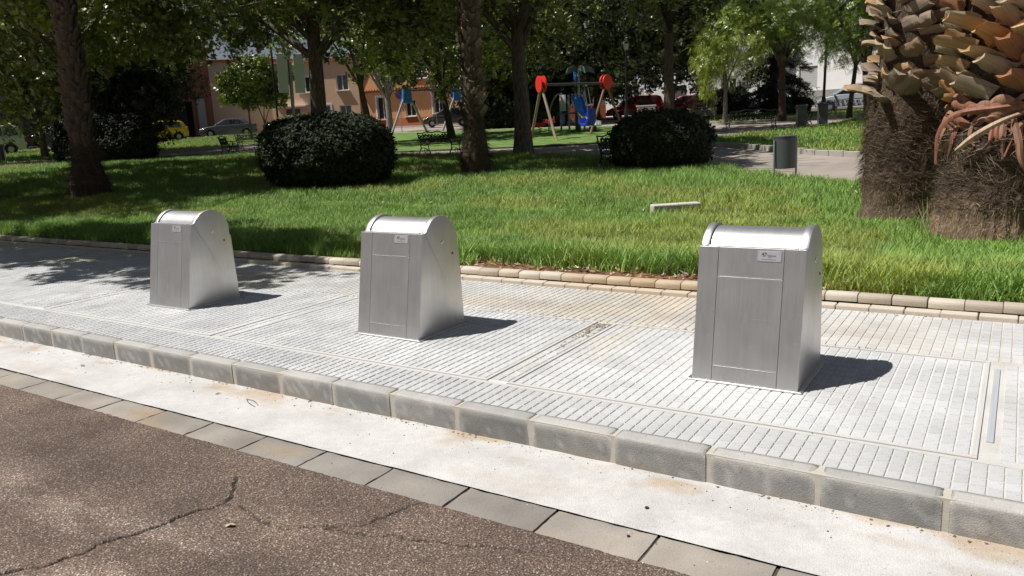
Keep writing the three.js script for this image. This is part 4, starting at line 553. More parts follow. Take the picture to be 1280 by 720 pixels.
palm({ label: 'dark heavy palm trunk at the left of the lawn', x: -18.7, z: -10.35, H: 7.6, seed: 79, rad: (y, a) => 0.205 + 0.17 * sstep(1.2, 0.2, y) + 0.05 * sstep(3.4, 2.2, y) + 0.04 * (fbm(a * 5, y * 5, 81, 3) - 0.5), from: 1.2, upto: 5.4, around: 10, L: 0.3, w: 0.25, th: 0.045, tilt: 0.16, twist: -0.35, pitch: 0.16, fibres: [[0.1, 1.4, 520, 1.1, 0.3]], mix: [7, 6, 7, 7], fronds: 50, flat: 0.55 });
palm({ label: 'pale far palm trunk beside the yellow-green weeping tree', x: -15.5, z: -44.4, H: 8.4, seed: 83, rad: (y, a) => 0.34 + 0.2 * sstep(1.8, 0.2, y) + 0.05 * (fbm(a * 4, y * 3, 85, 3) - 0.5), from: 1.6, upto: 6.5, around: 9, L: 0.4, w: 0.3, th: 0.06, tilt: 0.42, pitch: 0.26, fibres: [[0.1, 2, 300, 2.2, 1.4]], mix: [4, 2, 4, 4], fronds: 40 });
{ // long weeds between the twin palms
  const R = rng(87), l = []; for (let i = 0; i < 30; i++) { const x = -0.78 + (R() - 0.5) * 0.5, z = -9.9 + (R() - 0.5) * 0.5; l.push([x, T(x, z) + 0.08, z, R() * 6.28, 1.0 + 2.0 * R(), C(0.36, 0.36, 0.15), (R() - 0.5) * 0.3, (R() - 0.5) * 0.3]); }
  scatter('tall_weeds', tuft(540, 5, 0.05, 0.15, 0.005, 0.55), mGrass, l);
}

// ------------------------------------------------------------------ park furniture
const mIron = std(0.022, 0.022, 0.024, 0.5, { metalness: 0.4 }), mIronGrey = std(0.28, 0.28, 0.28, 0.6, { metalness: 0.3 }), mGalv = std(0.42, 0.43, 0.44, 0.5, { metalness: 0.6 }), mGranite = std(0.16, 0.16, 0.155, 0.8, { map: tConcrete }), mSlat = std(0.10, 0.085, 0.075, 0.6), mSlatPale = std(0.33, 0.32, 0.30, 0.7);
const G = (x, z, d = 0.01) => [x, T(x, z) + d, z];
function bench(x, z, turn, label, pale = false, wd = 1.65, d = 0.01) {
  const o = thing('iron_bench', label, 'bench', G(x, z, d), turn, 'ornate iron benches of the park'), mi = pale ? mIronGrey : mIron, W = wd / 2, R = rng(Math.round(Math.abs(x * 10)));
  for (const s of [-1, 1]) { const X = s * (W - 0.03), p = (...a) => a.map(([y, z]) => V(X, y, z)); part('end_frame', join(tube(p([0, 0.30], [0.12, 0.26], [0.26, 0.20], [0.42, 0.24], [0.58, 0.30], [0.63, 0.22], [0.60, 0.10], [0.60, -0.10], [0.62, -0.22]), 0.018), tube(p([0, -0.30], [0.14, -0.24], [0.30, -0.16], [0.42, -0.18], [0.62, -0.24], [0.84, -0.30]), 0.02), tube(p([0.40, 0.24], [0.38, 0], [0.40, -0.18]), 0.018), tube(p([0.16, 0.22], [0.26, 0.05], [0.14, -0.02], [0.10, 0.10], [0.2, 0.12], [0.30, -0.08], [0.2, -0.2]), 0.012), tube(p([0.44, 0.16], [0.52, 0.10], [0.50, 0.0], [0.45, 0.05], [0.55, -0.08], [0.46, -0.16]), 0.011)), mi, o); }
  for (let k = 0; k < 5; k++) part('seat_slat', rbx(wd - 0.02, 0.022, 0.07, 0.006, 0, 0.425, 0.19 - k * 0.083, 1), pale ? mSlatPale : mSlat, o);
  const rail = [], ring = []; const back = (x, y) => V(x, y, -0.19 - (y - 0.45) * 0.29);
  const top = []; for (let i = 0; i <= 16; i++) { const t = i / 16 * 2 - 1; top.push(back(t * (W - 0.04), 0.80 + 0.06 * Math.cos(t * 1.5) - 0.02 * Math.cos(t * 9))); } rail.push(tube(top, 0.02, 6, 40), bar(back(-W + 0.04, 0.5), back(W - 0.04, 0.5), 0.014));
  part('back_rail', join(rail), mi, o);
  for (let i = 0; i < 9; i++) for (let j = 0; j < 2; j++) { const cx = (i - 4) * (wd - 0.22) / 8.6 + (j ? 0.05 : 0), cy = 0.57 + j * 0.14, r = 0.062, pts = []; for (let a = 0; a <= 14; a++) { const t = a / 14, th = t * 8.5 + i + j, rr = r * (1 - 0.62 * t); pts.push(back(cx + Math.cos(th) * rr * 1.35, cy + Math.sin(th) * rr)); } ring.push(tube(pts, 0.02, 5, 20)); }
  part('back_scrollwork', join(ring), mi, o).userData.kind = 'stuff';
  return o;
}
bench(-17.85, -22.9, 2.95, 'iron bench seen from behind, left of the middle palm trunk', false, 1.75);
bench(-29.6, -22.9, 2.3, 'iron bench side-on on the path left of the big bush');
bench(-32.6, -26.6, 1.6, 'pale iron bench mostly hidden behind the left edge of the big bush', true);
bench(-8.55, -18.75, 1.3, 'iron bench half hidden behind the left side of the smaller bush');
bench(-9.0, -31.4, -2.5, 'iron bench with ornate back turned to us on the right-hand path', false, 1.9, 0.09);
bench(-15.2, -43.2, 0.1, 'pale iron bench standing before the pale palm', true, 1.7);
bench(-8.1, -36.2, 1.7, 'iron bench end between the two granite posts');
bench(-7.0, -43.5, 3.1, 'iron bench beside the feathery trees near the white house', true, 2.4, 0.09);
for (const [x, z, l] of [[-7.75, -34.3, 'square granite post left of its pair by the far bench'], [-7.25, -35.9, 'square granite post right of its pair by the far bench']]) { const o = thing('granite_post', l, 'post', G(x, z, 0.05), 0.4, 'granite posts'); part('shaft', uvBox(rbx(0.36, 0.86, 0.36, 0.02, 0, 0.43, 0)), mGranite, o); part('cap', uvBox(rbx(0.42, 0.09, 0.42, 0.02, 0, 0.90, 0)), mGranite, o); }
function paperBin(x, z, turn, label, s = 1) {
  const o = thing('park_bin', label, 'litter bin', G(x, z), turn); o.scale.setScalar(s); const m = std(0.115, 0.125, 0.13, 0.55, { metalness: 0.5 }), pts = [[0.20, 0.24], [0.205, 0.25], [0.225, 0.86], [0.235, 0.87], [0.225, 0.875], [0.215, 0.86], [0.195, 0.26], [0.0, 0.25]].map(p => new THREE.Vector2(...p));
  part('bucket', new THREE.LatheGeometry(pts, 28), m, o); part('lid', cyl(0.237, 0.237, 0.022, 0, 0.90, 0, 28), std(0.2, 0.21, 0.21, 0.5, { metalness: 0.5 }), o);
  for (const s of [-1, 1]) part('post', join(bar(V(s * 0.25, 0, 0), V(s * 0.25, 0.82, 0), 0.022), bar(V(s * 0.25, 0.72, 0), V(s * 0.21, 0.72, 0), 0.012), bar(V(s * 0.25, 0.35, 0), V(s * 0.2, 0.35, 0), 0.012)), mGalv, o); return o;
}
paperBin(-3.92, -16.05, 0.75, 'grey cylindrical litter bin on two posts beside the right-hand path', 0.95);
paperBin(-36.6, -16.6, 0.5, 'grey litter bin at the far left edge in front of the white car', 1.0);
{ const o = thing('utility_cabinet', 'small white cabinet with sloped top behind the smaller bush', 'cabinet', G(-18.0, -42.2), 0.4); part('cabinet_body', uvBox(rbx(1.0, 1.05, 0.6, 0.02, 0, 0.52, 0)), std(0.62, 0.62, 0.60, 0.7), o); part('lid', rbx(1.12, 0.08, 0.72, 0.02, 0, 1.1, 0), std(0.4, 0.42, 0.42, 0.6), o); }
function lamp(x, z, h, label, r = 0.055, head = true, m = mIron) { const o = thing('lamp_post', label, 'street lamp', G(x, z), 0, 'park lamp posts'); o.rotation.z = -0.022; part('pole', join(cyl(r * 0.8, r, h, 0, h / 2, 0, 12), cyl(r * 1.6, r * 2.1, 0.9, 0, 0.45, 0, 12), cyl(r * 1.25, r * 1.7, 0.25, 0, 1.0, 0, 12)), m, o); if (head) { part('lantern', new THREE.LatheGeometry([[0.05, 0], [0.11, 0.05], [0.19, 0.34], [0.18, 0.36], [0, 0.37]].map(p => new THREE.Vector2(...p)), 16).translate(0, h, 0), std(0.55, 0.56, 0.55, 0.3), o); part('hat', new THREE.LatheGeometry([[0.30, 0.36], [0.28, 0.40], [0.1, 0.52], [0, 0.54]].map(p => new THREE.Vector2(...p)), 16).translate(0, h, 0), m, o); } return o; }
lamp(-19.1, -41.9, 4.2, 'dark lamp post standing before the red car', 0.07);
lamp(-34.9, -31.5, 4.6, 'slim lamp post left of the white sign panels', 0.06);
lamp(-34.7, -30.2, 6.4, 'tall thin dark post left of the big bush trunk', 0.06, false);
lamp(-8.5, -42.1, 5.2, 'thin dark post in front of the white house', 0.07, false);
{ const o = thing('sign_board', 'pair of tall blank white panels on a grey post above the big bush', 'sign', G(-32.75, -29.6), 0.85); o.rotation.z = -0.03; part('post', rbx(0.13, 4.3, 0.13, 0.01, 0, 2.15, 0), mGalv, o); for (const x of [-0.42, 0.42]) part('panel', rbx(0.52, 2.0, 0.05, 0.01, x, 3.75 - (x > 0 ? 0.02 : 0), 0), std(0.80, 0.81, 0.83, 0.6), o); }
{ const o = thing('no_parking_sign', 'round blue and red no-parking sign beside the bare tree', 'traffic sign', G(-36.4, -42.6), 0.62); part('post', cyl(0.03, 0.03, 2.6, 0, 1.3, 0, 10), mGalv, o); const d = part('disc', cyl(0.30, 0.30, 0.02, 0, 0, 0, 28).rotateX(Math.PI / 2).translate(0, 2.55, 0.04), std(0.62, 0.04, 0.04, 0.5), o); part('blue_field', cyl(0.235, 0.235, 0.012, 0, 0, 0, 28).rotateX(Math.PI / 2).translate(0, 2.55, 0.05), std(0.03, 0.07, 0.42, 0.5), d); part('slash', rbx(0.5, 0.06, 0.012, 0.003, 0, 0, 0).rotateZ(-0.78).translate(0, 2.55, 0.056), std(0.62, 0.04, 0.04, 0.5), d); }

// ------------------------------------------------------------------ playground
const mWood = std(0.62, 0.47, 0.32, 0.75, { map: tBark }), mWood2 = std(0.46, 0.28, 0.15, 0.75, { map: tBark }), mRed = std(0.72, 0.035, 0.03, 0.45), mBlue = std(0.02, 0.16, 0.60, 0.4), mBlueDeep = std(0.02, 0.05, 0.42, 0.4), mWhite = std(0.62, 0.63, 0.64, 0.5), mDark = std(0.05, 0.055, 0.06, 0.6), mGreen = std(0.07, 0.12, 0.09, 0.6), mSteelGrey = std(0.36, 0.38, 0.42, 0.5, { metalness: 0.3 });
const P3 = (x, z, h) => V(x, T(x, z) + h, z);
function swing(label, a1, a2, b1, b2, h, legA, legB, cap, capGeo, r) {
  const o = thing('swing_set', label, 'swing'), A = P3((a1[0] + a2[0]) / 2, (a1[1] + a2[1]) / 2, h), B = P3((b1[0] + b2[0]) / 2, (b1[1] + b2[1]) / 2, h), mid = A.clone().add(B).multiplyScalar(0.5);
  [[a1, A, legA], [a2, A, legA], [b1, B, legB], [b2, B, legB]].forEach(([p, top, m]) => part('leg', bar(P3(p[0], p[1], -0.05), top, r, 12, r * 0.9), m, o));
  part('beam', bar(A, B, 0.06, 12), mDark, o);
  [[A, a1, a2], [B, b1, b2]].forEach(([p, q, s]) => { const g = capGeo(), dir = Math.atan2(s[1] - q[1], s[0] - q[0]); g.rotateY(-dir).translate(p.x, p.y, p.z); part('corner_cap', g, cap, o); });
  return { o, A, B, mid };
}
const disc = () => join(cyl(0.36, 0.36, 0.05, 0, 0, 0, 28).rotateX(Math.PI / 2).translate(0, 0.04, 0.10), cyl(0.36, 0.36, 0.05, 0, 0, 0, 28).rotateX(Math.PI / 2).translate(0, 0.04, -0.10));
const hood = () => extrude([[-0.34, -0.78], [0.34, -0.78], [0.24, 0.22], [0.12, 0.34], [-0.12, 0.34], [-0.24, 0.22]], 0.24, 0.02).translate(0, 0, -0.12);
{
  const s = swing('red and wood swing set with round red caps and a blue bucket seat', [-16.9, -29.9], [-19.3, -31.7], [-17.9, -35.0], [-17.3, -37.6], 2.42, mWood, mWood2, mRed, disc, 0.065);
  const seatAt = s.A.clone().lerp(s.B, 0.66), y0 = T(seatAt.x, seatAt.z);
  const seat = part('bucket_seat', join(extrude([[-0.34, 0.30], [-0.28, 0.36], [-0.16, 0.12], [0.14, 0.10], [0.30, 0.34], [0.30, 0.78], [0.40, 0.80], [0.42, 0.30], [0.22, -0.02], [-0.16, -0.02], [-0.34, 0.14]], 0.52, 0.03, 2).translate(0, 0, -0.26)), mBlueDeep, s.o); seat.position.set(seatAt.x, y0 + 0.45, seatAt.z); seat.rotation.y = -0.35;
  for (const d of [-0.2, 0.2]) part('chain', bar(V(seatAt.x + 0.2, y0 + 1.1, seatAt.z + d), V(seatAt.x, s.A.y * 0.34 + s.B.y * 0.66, seatAt.z + d), 0.014), mIronGrey, s.o);
  const s2 = swing('blue and grey metal swing set beside the orange house', [-33.6, -38.2], [-32.5, -40.6], [-32.9, -42.6], [-31.4, -44.6], 2.75, mSteelGrey, mSteelGrey, mBlue, hood, 0.075), p2 = s2.mid;
  part('seat', rbx(0.5, 0.05, 0.22, 0.02, p2.x, T(p2.x, p2.z) + 0.5, p2.z), mDark, s2.o); for (const d of [-0.2, 0.2]) part('chain', bar(V(p2.x + d, T(p2.x, p2.z) + 0.52, p2.z), V(p2.x + d * 0.6, p2.y, p2.z), 0.012), mIronGrey, s2.o);
}
{ // slide tower with a leaf-shaped canopy
  const o = thing('slide_tower', 'play tower with blue slide, white cylinder panel and leaf canopy', 'play tower', G(-20.4, -37.9, 0.04), -0.62), post = (x, z, h) => part('post', cyl(0.055, 0.055, h, x, h / 2, z, 12), mSteelGrey, o);
  post(-0.5, 0.45, 2.0); post(0.5, 0.45, 1.9); post(-0.5, -0.45, 2.0); post(0.5, -0.45, 2.0); post(-0.15, -0.5, 3.3);
  part('deck', rbx(1.1, 0.07, 1.0, 0.01, 0, 0.95, 0), mDark, o);
  part('drum_panel', new THREE.CylinderGeometry(0.30, 0.30, 0.85, 24, 1, true, -1.2, 2.4).translate(-0.18, 1.5, 0.30), mWhite, o);
  part('blue_panel', extrude([[-0.5, 0.95], [0.1, 0.95], [0.05, 0.45], [-0.2, 0.35], [-0.45, 0.7]], 0.05, 0.01).translate(0, 0, 0.46), mBlue, o);
  part('rear_panel', rbx(0.5, 1.2, 0.05, 0.01, 0.25, 0.6, -0.2), mGreen, o);
  const prof = [[0.5, 1.75], [0.75, 1.55], [0.95, 1.15], [1.2, 0.78], [1.6, 0.5], [2.3, 0.30], [2.7, 0.28]], ch = (p, m, nm) => { const u = p.map(([x, y]) => [x, y]), lo = p.map(([x, y]) => [x, y - 0.06]).reverse(); const bed = extrude([...u, ...lo], 0.5, 0).translate(0, 0, -0.25), l = extrude([...p.map(([x, y]) => [x, y + 0.2]), ...p.map(([x, y]) => [x, y - 0.05]).reverse()], 0.05, 0); part(nm, join(bed, l.clone().translate(0, 0, 0.25), l.translate(0, 0, -0.3)), m, o); };
  ch(prof.slice(0, 4), mBlue, 'slide_top'); ch(prof.slice(3, 5), std(0.45, 0.48, 0.52, 0.4), 'slide_bed'); ch(prof.slice(4), mWhite, 'slide_end'); part('slide_foot', rbx(0.08, 0.3, 0.4, 0.01, 2.3, 0.12, 0), mDark, o);
  const lg = join([0, 1, 2, 3, 4].map(i => { const a = i * 1.257, g = extrude([[0, 0], [0.35, 0.16], [0.75, 0.02], [0.9, -0.3], [0.55, -0.18], [0.2, -0.12]], 0.05, 0.01).rotateY(a); return g.translate(-0.15, 3.25, -0.5); })); part('leaf_canopy', lg, mGreen, o);
  part('blue_leaf', extrude([[0, 0], [0.3, -0.05], [0.25, -0.55], [0.05, -0.4]], 0.05, 0.01).translate(-0.35, 3.1, -0.35), mBlue, o);
  part('climbing_arch', tube([V(-0.5, 2.0, 0.3), V(-1.1, 2.0, 0.3), V(-1.7, 1.75, 0.3), V(-2.2, 1.2, 0.3), V(-2.5, 0, 0.3)], 0.04), mSteelGrey, o);
}
for (const [x, z, l] of [[-21.5, -36.3, 'small red-topped spring toy nearer to the plane tree'], [-23.4, -40.7, 'small red-topped spring toy nearer to the street']]) { const o = thing('spring_toy', l, 'spring toy', G(x, z, 0.04), 0.5, 'spring toys'), h = []; for (let i = 0; i <= 40; i++) { const a = i / 40 * 25; h.push(V(Math.cos(a) * 0.09, i / 40 * 0.35, Math.sin(a) * 0.09)); } part('spring', tube(h, 0.014, 5, 80), mDark, o); part('seat', extrude([[-0.3, 0.38], [-0.25, 0.62], [-0.12, 0.55], [0.12, 0.55], [0.25, 0.75], [0.3, 0.4], [0.1, 0.34], [-0.1, 0.34]], 0.2, 0.02).translate(0, 0, -0.1), mRed, o); part('handle', bar(V(0.22, 0.72, -0.18), V(0.22, 0.72, 0.18), 0.018), mWhite, o); }

// ------------------------------------------------------------------ parked cars (facing +x before they are turned)
const mTyre = std(0.02, 0.02, 0.021, 0.9), mRim = std(0.5, 0.5, 0.52, 0.35, { metalness: 0.7 }), mGlass = phys(0.02, 0.022, 0.025, 0.08, { clearcoat: 1 }), mLampW = phys(0.7, 0.72, 0.75, 0.15), mLampR = phys(0.4, 0.02, 0.02, 0.2), mTrim = std(0.03, 0.03, 0.032, 0.6);
const CAR = {
  hatch: { L: 3.9, W: 1.66, body: [[-1.95, 0.32], [-1.95, 0.75], [-1.88, 0.98], [0.75, 0.93], [1.55, 0.80], [1.88, 0.62], [1.95, 0.42], [1.92, 0.28], [-1.9, 0.26]], top: [[-1.86, 0.95], [-1.55, 1.38], [-1.30, 1.44], [-0.1, 1.47], [0.25, 1.40], [1.05, 0.92]], win: [[[-1.50, 1.0], [-1.38, 1.34], [-0.62, 1.38], [-0.62, 0.98]], [[-0.54, 0.98], [-0.54, 1.38], [0.12, 1.36], [0.78, 0.96]]] },
  sedan: { L: 4.5, W: 1.74, body: [[-2.25, 0.36], [-2.25, 0.82], [-2.15, 0.98], [-1.3, 1.0], [0.85, 0.93], [1.75, 0.80], [2.15, 0.64], [2.25, 0.42], [2.2, 0.26], [-2.2, 0.28]], top: [[-1.75, 0.97], [-1.15, 1.34], [-0.8, 1.42], [0.05, 1.43], [0.35, 1.36], [1.1, 0.92]], win: [[[-1.35, 1.0], [-0.98, 1.30], [-0.45, 1.36], [-0.45, 0.99]], [[-0.38, 0.99], [-0.38, 1.36], [0.22, 1.33], [0.82, 0.96]]] },
  mpv: { L: 4.3, W: 1.76, body: [[-2.12, 0.34], [-2.15, 0.9], [-2.08, 1.06], [0.85, 1.0], [1.65, 0.86], [2.05, 0.66], [2.15, 0.45], [2.1, 0.28], [-2.08, 0.28]], top: [[-2.06, 1.03], [-1.85, 1.52], [-1.55, 1.62], [0.05, 1.63], [0.4, 1.52], [1.3, 0.97]], win: [[[-1.8, 1.08], [-1.65, 1.48], [-1.1, 1.54], [-1.1, 1.07]], [[-1.02, 1.07], [-1.02, 1.54], [-0.2, 1.54], [-0.2, 1.05]], [[-0.12, 1.05], [-0.12, 1.54], [0.22, 1.48], [0.95, 1.02]]] },
};
function car(kind, color, x, z, turn, label, dy = 0) {
  const k = CAR[kind], o = thing('parked_car', label, 'car', G(x, z, 0.015 + dy), turn, 'cars parked round the park'), paint = phys(...color, 0.35, { clearcoat: 0.8, clearcoatRoughness: 0.1 }), ax = [k.L * 0.31, -k.L * 0.31];
  const arch = [...k.body]; const bottom = [[k.L / 2 - 0.06, 0.26]];
  for (const a of ax) { bottom.push([a + 0.36, 0.26]); for (let i = 0; i <= 8; i++) { const t = i / 8 * Math.PI; bottom.push([a + 0.36 * Math.cos(t), 0.27 + 0.37 * Math.sin(t)]); } bottom.push([a - 0.36, 0.26]); }
  const out = [...k.body.slice(0, -2).map(p => p), ...bottom, [-k.L / 2 + 0.06, 0.28]];
  const narrow = (g, y0, y1, f) => { const p = g.attributes.position; for (let i = 0; i < p.count; i++) { const y = p.getY(i), t = sstep(y0, y1, y); p.setZ(i, p.getZ(i) * (1 - f * t)); const e = Math.abs(p.getX(i)) / (k.L / 2); p.setZ(i, p.getZ(i) * (1 - 0.13 * Math.pow(e, 6))); } g.computeVertexNormals(); return toCreasedNormals(g, 0.6); };
  part('body', narrow(plain(extrude(out, k.W, 0.06, 3).translate(0, 0, -k.W / 2)), 0.8, 1.1, 0.04), paint, o);
  part('roof', narrow(plain(extrude(k.top, k.W - 0.12, 0.05, 3).translate(0, 0, -k.W / 2 + 0.06)), 0.95, 1.5, 0.17), paint, o);
  for (const s of [-1, 1]) for (const w of k.win) { const g = plain(extrude(w, 0.03, 0).translate(0, 0, -0.015)), p = g.attributes.position; for (let i = 0; i < p.count; i++) { const t = sstep(0.95, 1.5, p.getY(i)), e = Math.abs(p.getX(i)) / (k.L / 2); p.setZ(i, p.getZ(i) + s * ((k.W / 2 - 0.06) * (1 - 0.17 * t) * (1 - 0.13 * Math.pow(e, 6)) + 0.004)); } part('side_window', g, mGlass, o); }
  const pane = (a, b, n) => { const d = Math.hypot(b[0] - a[0], b[1] - a[1]), g = bx(d * 0.86, 0.02, (k.W - 0.12) * 0.80, 0, 0.012, 0); g.rotateZ(Math.atan2(b[1] - a[1], b[0] - a[0])); const s = b[0] < a[0] ? 1 : 1; part(n, g.translate((a[0] + b[0]) / 2 + (n === 'windscreen' ? 0.012 : -0.02), (a[1] + b[1]) / 2 + 0.012, 0), mGlass, o); };
  pane(k.top[5], k.top[4], 'windscreen'); pane(k.top[0], k.top[1], 'rear_window');
  for (const a of ax) for (const s of [-1, 1]) { const w = part('wheel', new THREE.TorusGeometry(0.225, 0.085, 10, 24).translate(0, 0, 0), mTyre, o); w.position.set(a, 0.31, s * (k.W / 2 - 0.11)); part('rim', cyl(0.19, 0.19, 0.1, 0, 0, 0, 20).rotateX(Math.PI / 2), mRim, w); }
  for (const s of [-1, 1]) { part('headlight', rbx(0.2, 0.13, 0.34, 0.04, k.L / 2 - 0.16, 0.64, s * (k.W / 2 - 0.30)), mLampW, o); part('tail_light', rbx(0.12, 0.3, 0.16, 0.03, -k.L / 2 + 0.05, 0.82, s * (k.W / 2 - 0.17)), mLampR, o); part('mirror', rbx(0.12, 0.12, 0.2, 0.04, k.top[5][0] - 0.25, 1.0, s * (k.W / 2 + 0.06)), paint, o); }
  part('bumper', join(rbx(0.16, 0.16, k.W - 0.24, 0.05, k.L / 2 - 0.05, 0.36, 0), rbx(0.16, 0.2, k.W - 0.2, 0.05, -k.L / 2 + 0.05, 0.42, 0)), mTrim, o);
  return o;
}
// the side street runs along (-0.36, -0.93); a car heading "left" in the picture faces (0.36, 0.93) back towards us
car('mpv', [0.62, 0.62, 0.60], -48.5, -21.2, -2.0, 'white car parked at the far left edge of the picture');
car('hatch', [0.05, 0.055, 0.07], -58.4, -30.6, -2.05, 'dark car in the shade behind the two thin trunks at far left');
car('hatch', [0.72, 0.47, 0.02], -53.0, -35.0, -2.0, 'yellow hatchback showing its tail beyond the dark hedge');
car('sedan', [0.06, 0.072, 0.09], -55.4, -42.9, -2.2, 'dark grey sedan parked before the brick portals');
car('hatch', [0.30, 0.32, 0.35], -51.0, -45.6, -2.25, 'silver car half hidden behind the young trees');
car('hatch', [0.025, 0.026, 0.03], -38.8, -51.0, -2.45, 'black car with pale nose behind the blue swing');
car('mpv', [0.42, 0.015, 0.02], -24.4, -55.2, -2.75, 'bright red people carrier behind the lamp post');
car('hatch', [0.20, 0.01, 0.015], -21.0, -56.2, -2.9, 'dark red car in shade right of the red people carrier');
car('sedan', [0.52, 0.54, 0.58], -15.0, -55.8, -2.95, 'silver car partly hidden by the cedar');
car('mpv', [0.36, 0.39, 0.42], -9.0, -53.4, -3.0, 'blue-grey people carrier beside the twin palms');

// ------------------------------------------------------------------ buildings round the square
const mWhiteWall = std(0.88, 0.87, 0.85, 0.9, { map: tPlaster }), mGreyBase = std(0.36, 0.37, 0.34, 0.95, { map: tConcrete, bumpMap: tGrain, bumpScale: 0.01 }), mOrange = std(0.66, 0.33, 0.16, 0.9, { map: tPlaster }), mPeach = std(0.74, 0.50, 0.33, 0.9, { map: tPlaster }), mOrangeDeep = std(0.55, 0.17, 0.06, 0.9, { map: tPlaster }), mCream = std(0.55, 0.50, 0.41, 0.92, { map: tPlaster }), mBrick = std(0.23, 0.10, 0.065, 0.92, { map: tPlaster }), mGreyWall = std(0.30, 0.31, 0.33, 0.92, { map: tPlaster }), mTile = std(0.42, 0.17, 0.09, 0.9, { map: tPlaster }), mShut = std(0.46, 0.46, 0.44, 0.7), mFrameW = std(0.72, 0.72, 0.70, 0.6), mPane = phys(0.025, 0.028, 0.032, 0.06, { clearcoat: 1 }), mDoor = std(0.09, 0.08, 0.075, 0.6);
// a house: local x along the front, z towards the viewer; openings are cut through the front wall
function house(name, label, x, z, turn, W, H, D, wall, openings, extra) {
  const o = thing(name, label, 'building', [x, T(x, z) - 0.15, z], turn), s = new THREE.Shape([[-W / 2, 0], [W / 2, 0], [W / 2, H], [-W / 2, H]].map(p => new THREE.Vector2(...p)));
  for (const [a, b, w, h] of openings) { s.holes.push(new THREE.Path([[a - w / 2, b], [a - w / 2, b + h], [a + w / 2, b + h], [a + w / 2, b]].map(p => new THREE.Vector2(...p)))); }
  const f = new THREE.ExtrudeGeometry(s, { depth: 0.3, bevelEnabled: false }).translate(0, 0, -0.3);
  part('wall', uvBox(plain(join(f, bx(0.3, H, D - 0.3, -W / 2 + 0.15, H / 2, -0.3 - (D - 0.3) / 2), bx(0.3, H, D - 0.3, W / 2 - 0.15, H / 2, -0.3 - (D - 0.3) / 2), bx(W - 0.6, H, 0.3, 0, H / 2, -D + 0.15)))), wall, o);
  part('roof', uvBox(plain(bx(W + 0.5, 0.25, D + 0.5, 0, H + 0.127, -D / 2))), mTile, o);
  for (const [a, b, w, h, kind = 'window'] of openings) {
    if (kind === 'void') { part('recess', bx(w, h, 0.1, a, b + h / 2, -2.2), mDoor, o); continue; }
    if (kind === 'shutter') { const g = []; const n = Math.round(h / 0.14); for (let i = 0; i < n; i++) g.push(rbx(w - 0.02, h / n - 0.012, 0.05, 0.012, a, b + (i + 0.5) * h / n, -0.12, 1)); part('roller_shutter', join(g), mShut, o); continue; }
    if (kind === 'door') { part('door', rbx(w - 0.04, h - 0.02, 0.06, 0.01, a, b + h / 2, -0.16), mDoor, o); continue; }
    const wn = part('window', join(bx(w - 0.02, 0.07, 0.08, a, b + 0.036, -0.14), bx(w - 0.02, 0.07, 0.08, a, b + h - 0.036, -0.14), bx(0.07, h - 0.146, 0.08, a - w / 2 + 0.045, b + h / 2, -0.14), bx(0.07, h - 0.146, 0.08, a + w / 2 - 0.045, b + h / 2, -0.14), bx(0.06, h - 0.146, 0.08, a, b + h / 2, -0.14)), mFrameW, o);
    part('pane', bx(w - 0.1, h - 0.1, 0.02, a, b + h / 2, -0.16), mPane, wn); part('sill', bx(w + 0.16, 0.06, 0.3, a, b - 0.032, 0.06), mFrameW, wn);
    if (kind === 'barred') { const g = [], fx = w / 2 + 0.08; for (let i = 0; i <= 12; i++) g.push(bx(0.02, h + 0.3, 0.02, a - fx + i * fx / 6, b + h / 2, 0.16)); for (const y of [b - 0.12, b + h * 0.5, b + h + 0.12]) g.push(bx(2 * fx + 0.04, 0.035, 0.03, a, y, 0.16)); for (const sx of [-1, 1]) for (const y of [b - 0.12, b + h + 0.12]) g.push(bx(0.03, 0.03, 0.17, a + sx * fx, y, 0.08)); part('window_grille', join(g), mIron, wn); }
    if (kind === 'framed') part('surround', join(bx(0.16, h + 0.32, 0.05, a - w / 2 - 0.08, b + h / 2, 0.026), bx(0.16, h + 0.32, 0.05, a + w / 2 + 0.08, b + h / 2, 0.026), bx(w - 0.002, 0.16, 0.05, a, b + h + 0.08, 0.026)), mFrameW, wn);
  }
  if (extra) extra(o); return o;
}
// white house behind the right-hand lawn
house('white_house', 'white house with grey rendered base and barred windows at right', -6, -62.2, -0.3, 38, 7.2, 9, mWhiteWall, [[-14.4, 1.5, 2.2, 2.2, 'shutter'], [-8.6, 1.75, 1.5, 1.6, 'shutter'], [-9.9, 4.5, 1.3, 1.6], [-4.2, 4.5, 1.3, 1.6], [-2.9, 1.55, 1.75, 1.5, 'barred'], [1.6, 1.6, 1.6, 1.5, 'barred'], [6, 0.1, 1.2, 2.3, 'door']], o => { part('plinth', uvBox(plain(bx(13.2, 1.5, 0.08, -12.3, 0.75, 0.04))), mGreyBase, o); });
// orange house beyond the blue swing
house('orange_house', 'orange house with white framed windows and a dark orange base band', -46, -59.2, 0.18, 17, 7.6, 9, mOrange, [[-5.9, 1.05, 1.3, 2.1, 'framed'], [-2.9, 1.2, 1.1, 1.5], [0.1, 1.35, 1.2, 2.2, 'framed'], [3.9, 1.5, 1.5, 1.9, 'shutter'], [6.9, 1.1, 1.2, 2.1, 'framed'], [-5.5, 4.6, 1.2, 1.6, 'framed'], [-1.5, 4.6, 1.2, 1.6, 'framed'], [2.5, 4.6, 1.2, 1.6, 'framed'], [6.3, 4.6, 1.2, 1.6, 'framed']], o => { part('base_band', uvBox(plain(bx(17.04, 1.1, 0.06, 0, 0.55, 0.03))), mOrangeDeep, o); const g = []; for (let i = 0; i < 30; i++) g.push(cyl(0.11, 0.11, 0.6, 0, 0, 0, 8).rotateX(1.25).translate(-8 + i * 0.3, 3.75, 0.26)); part('tile_eave', join(g), mTile, o); });
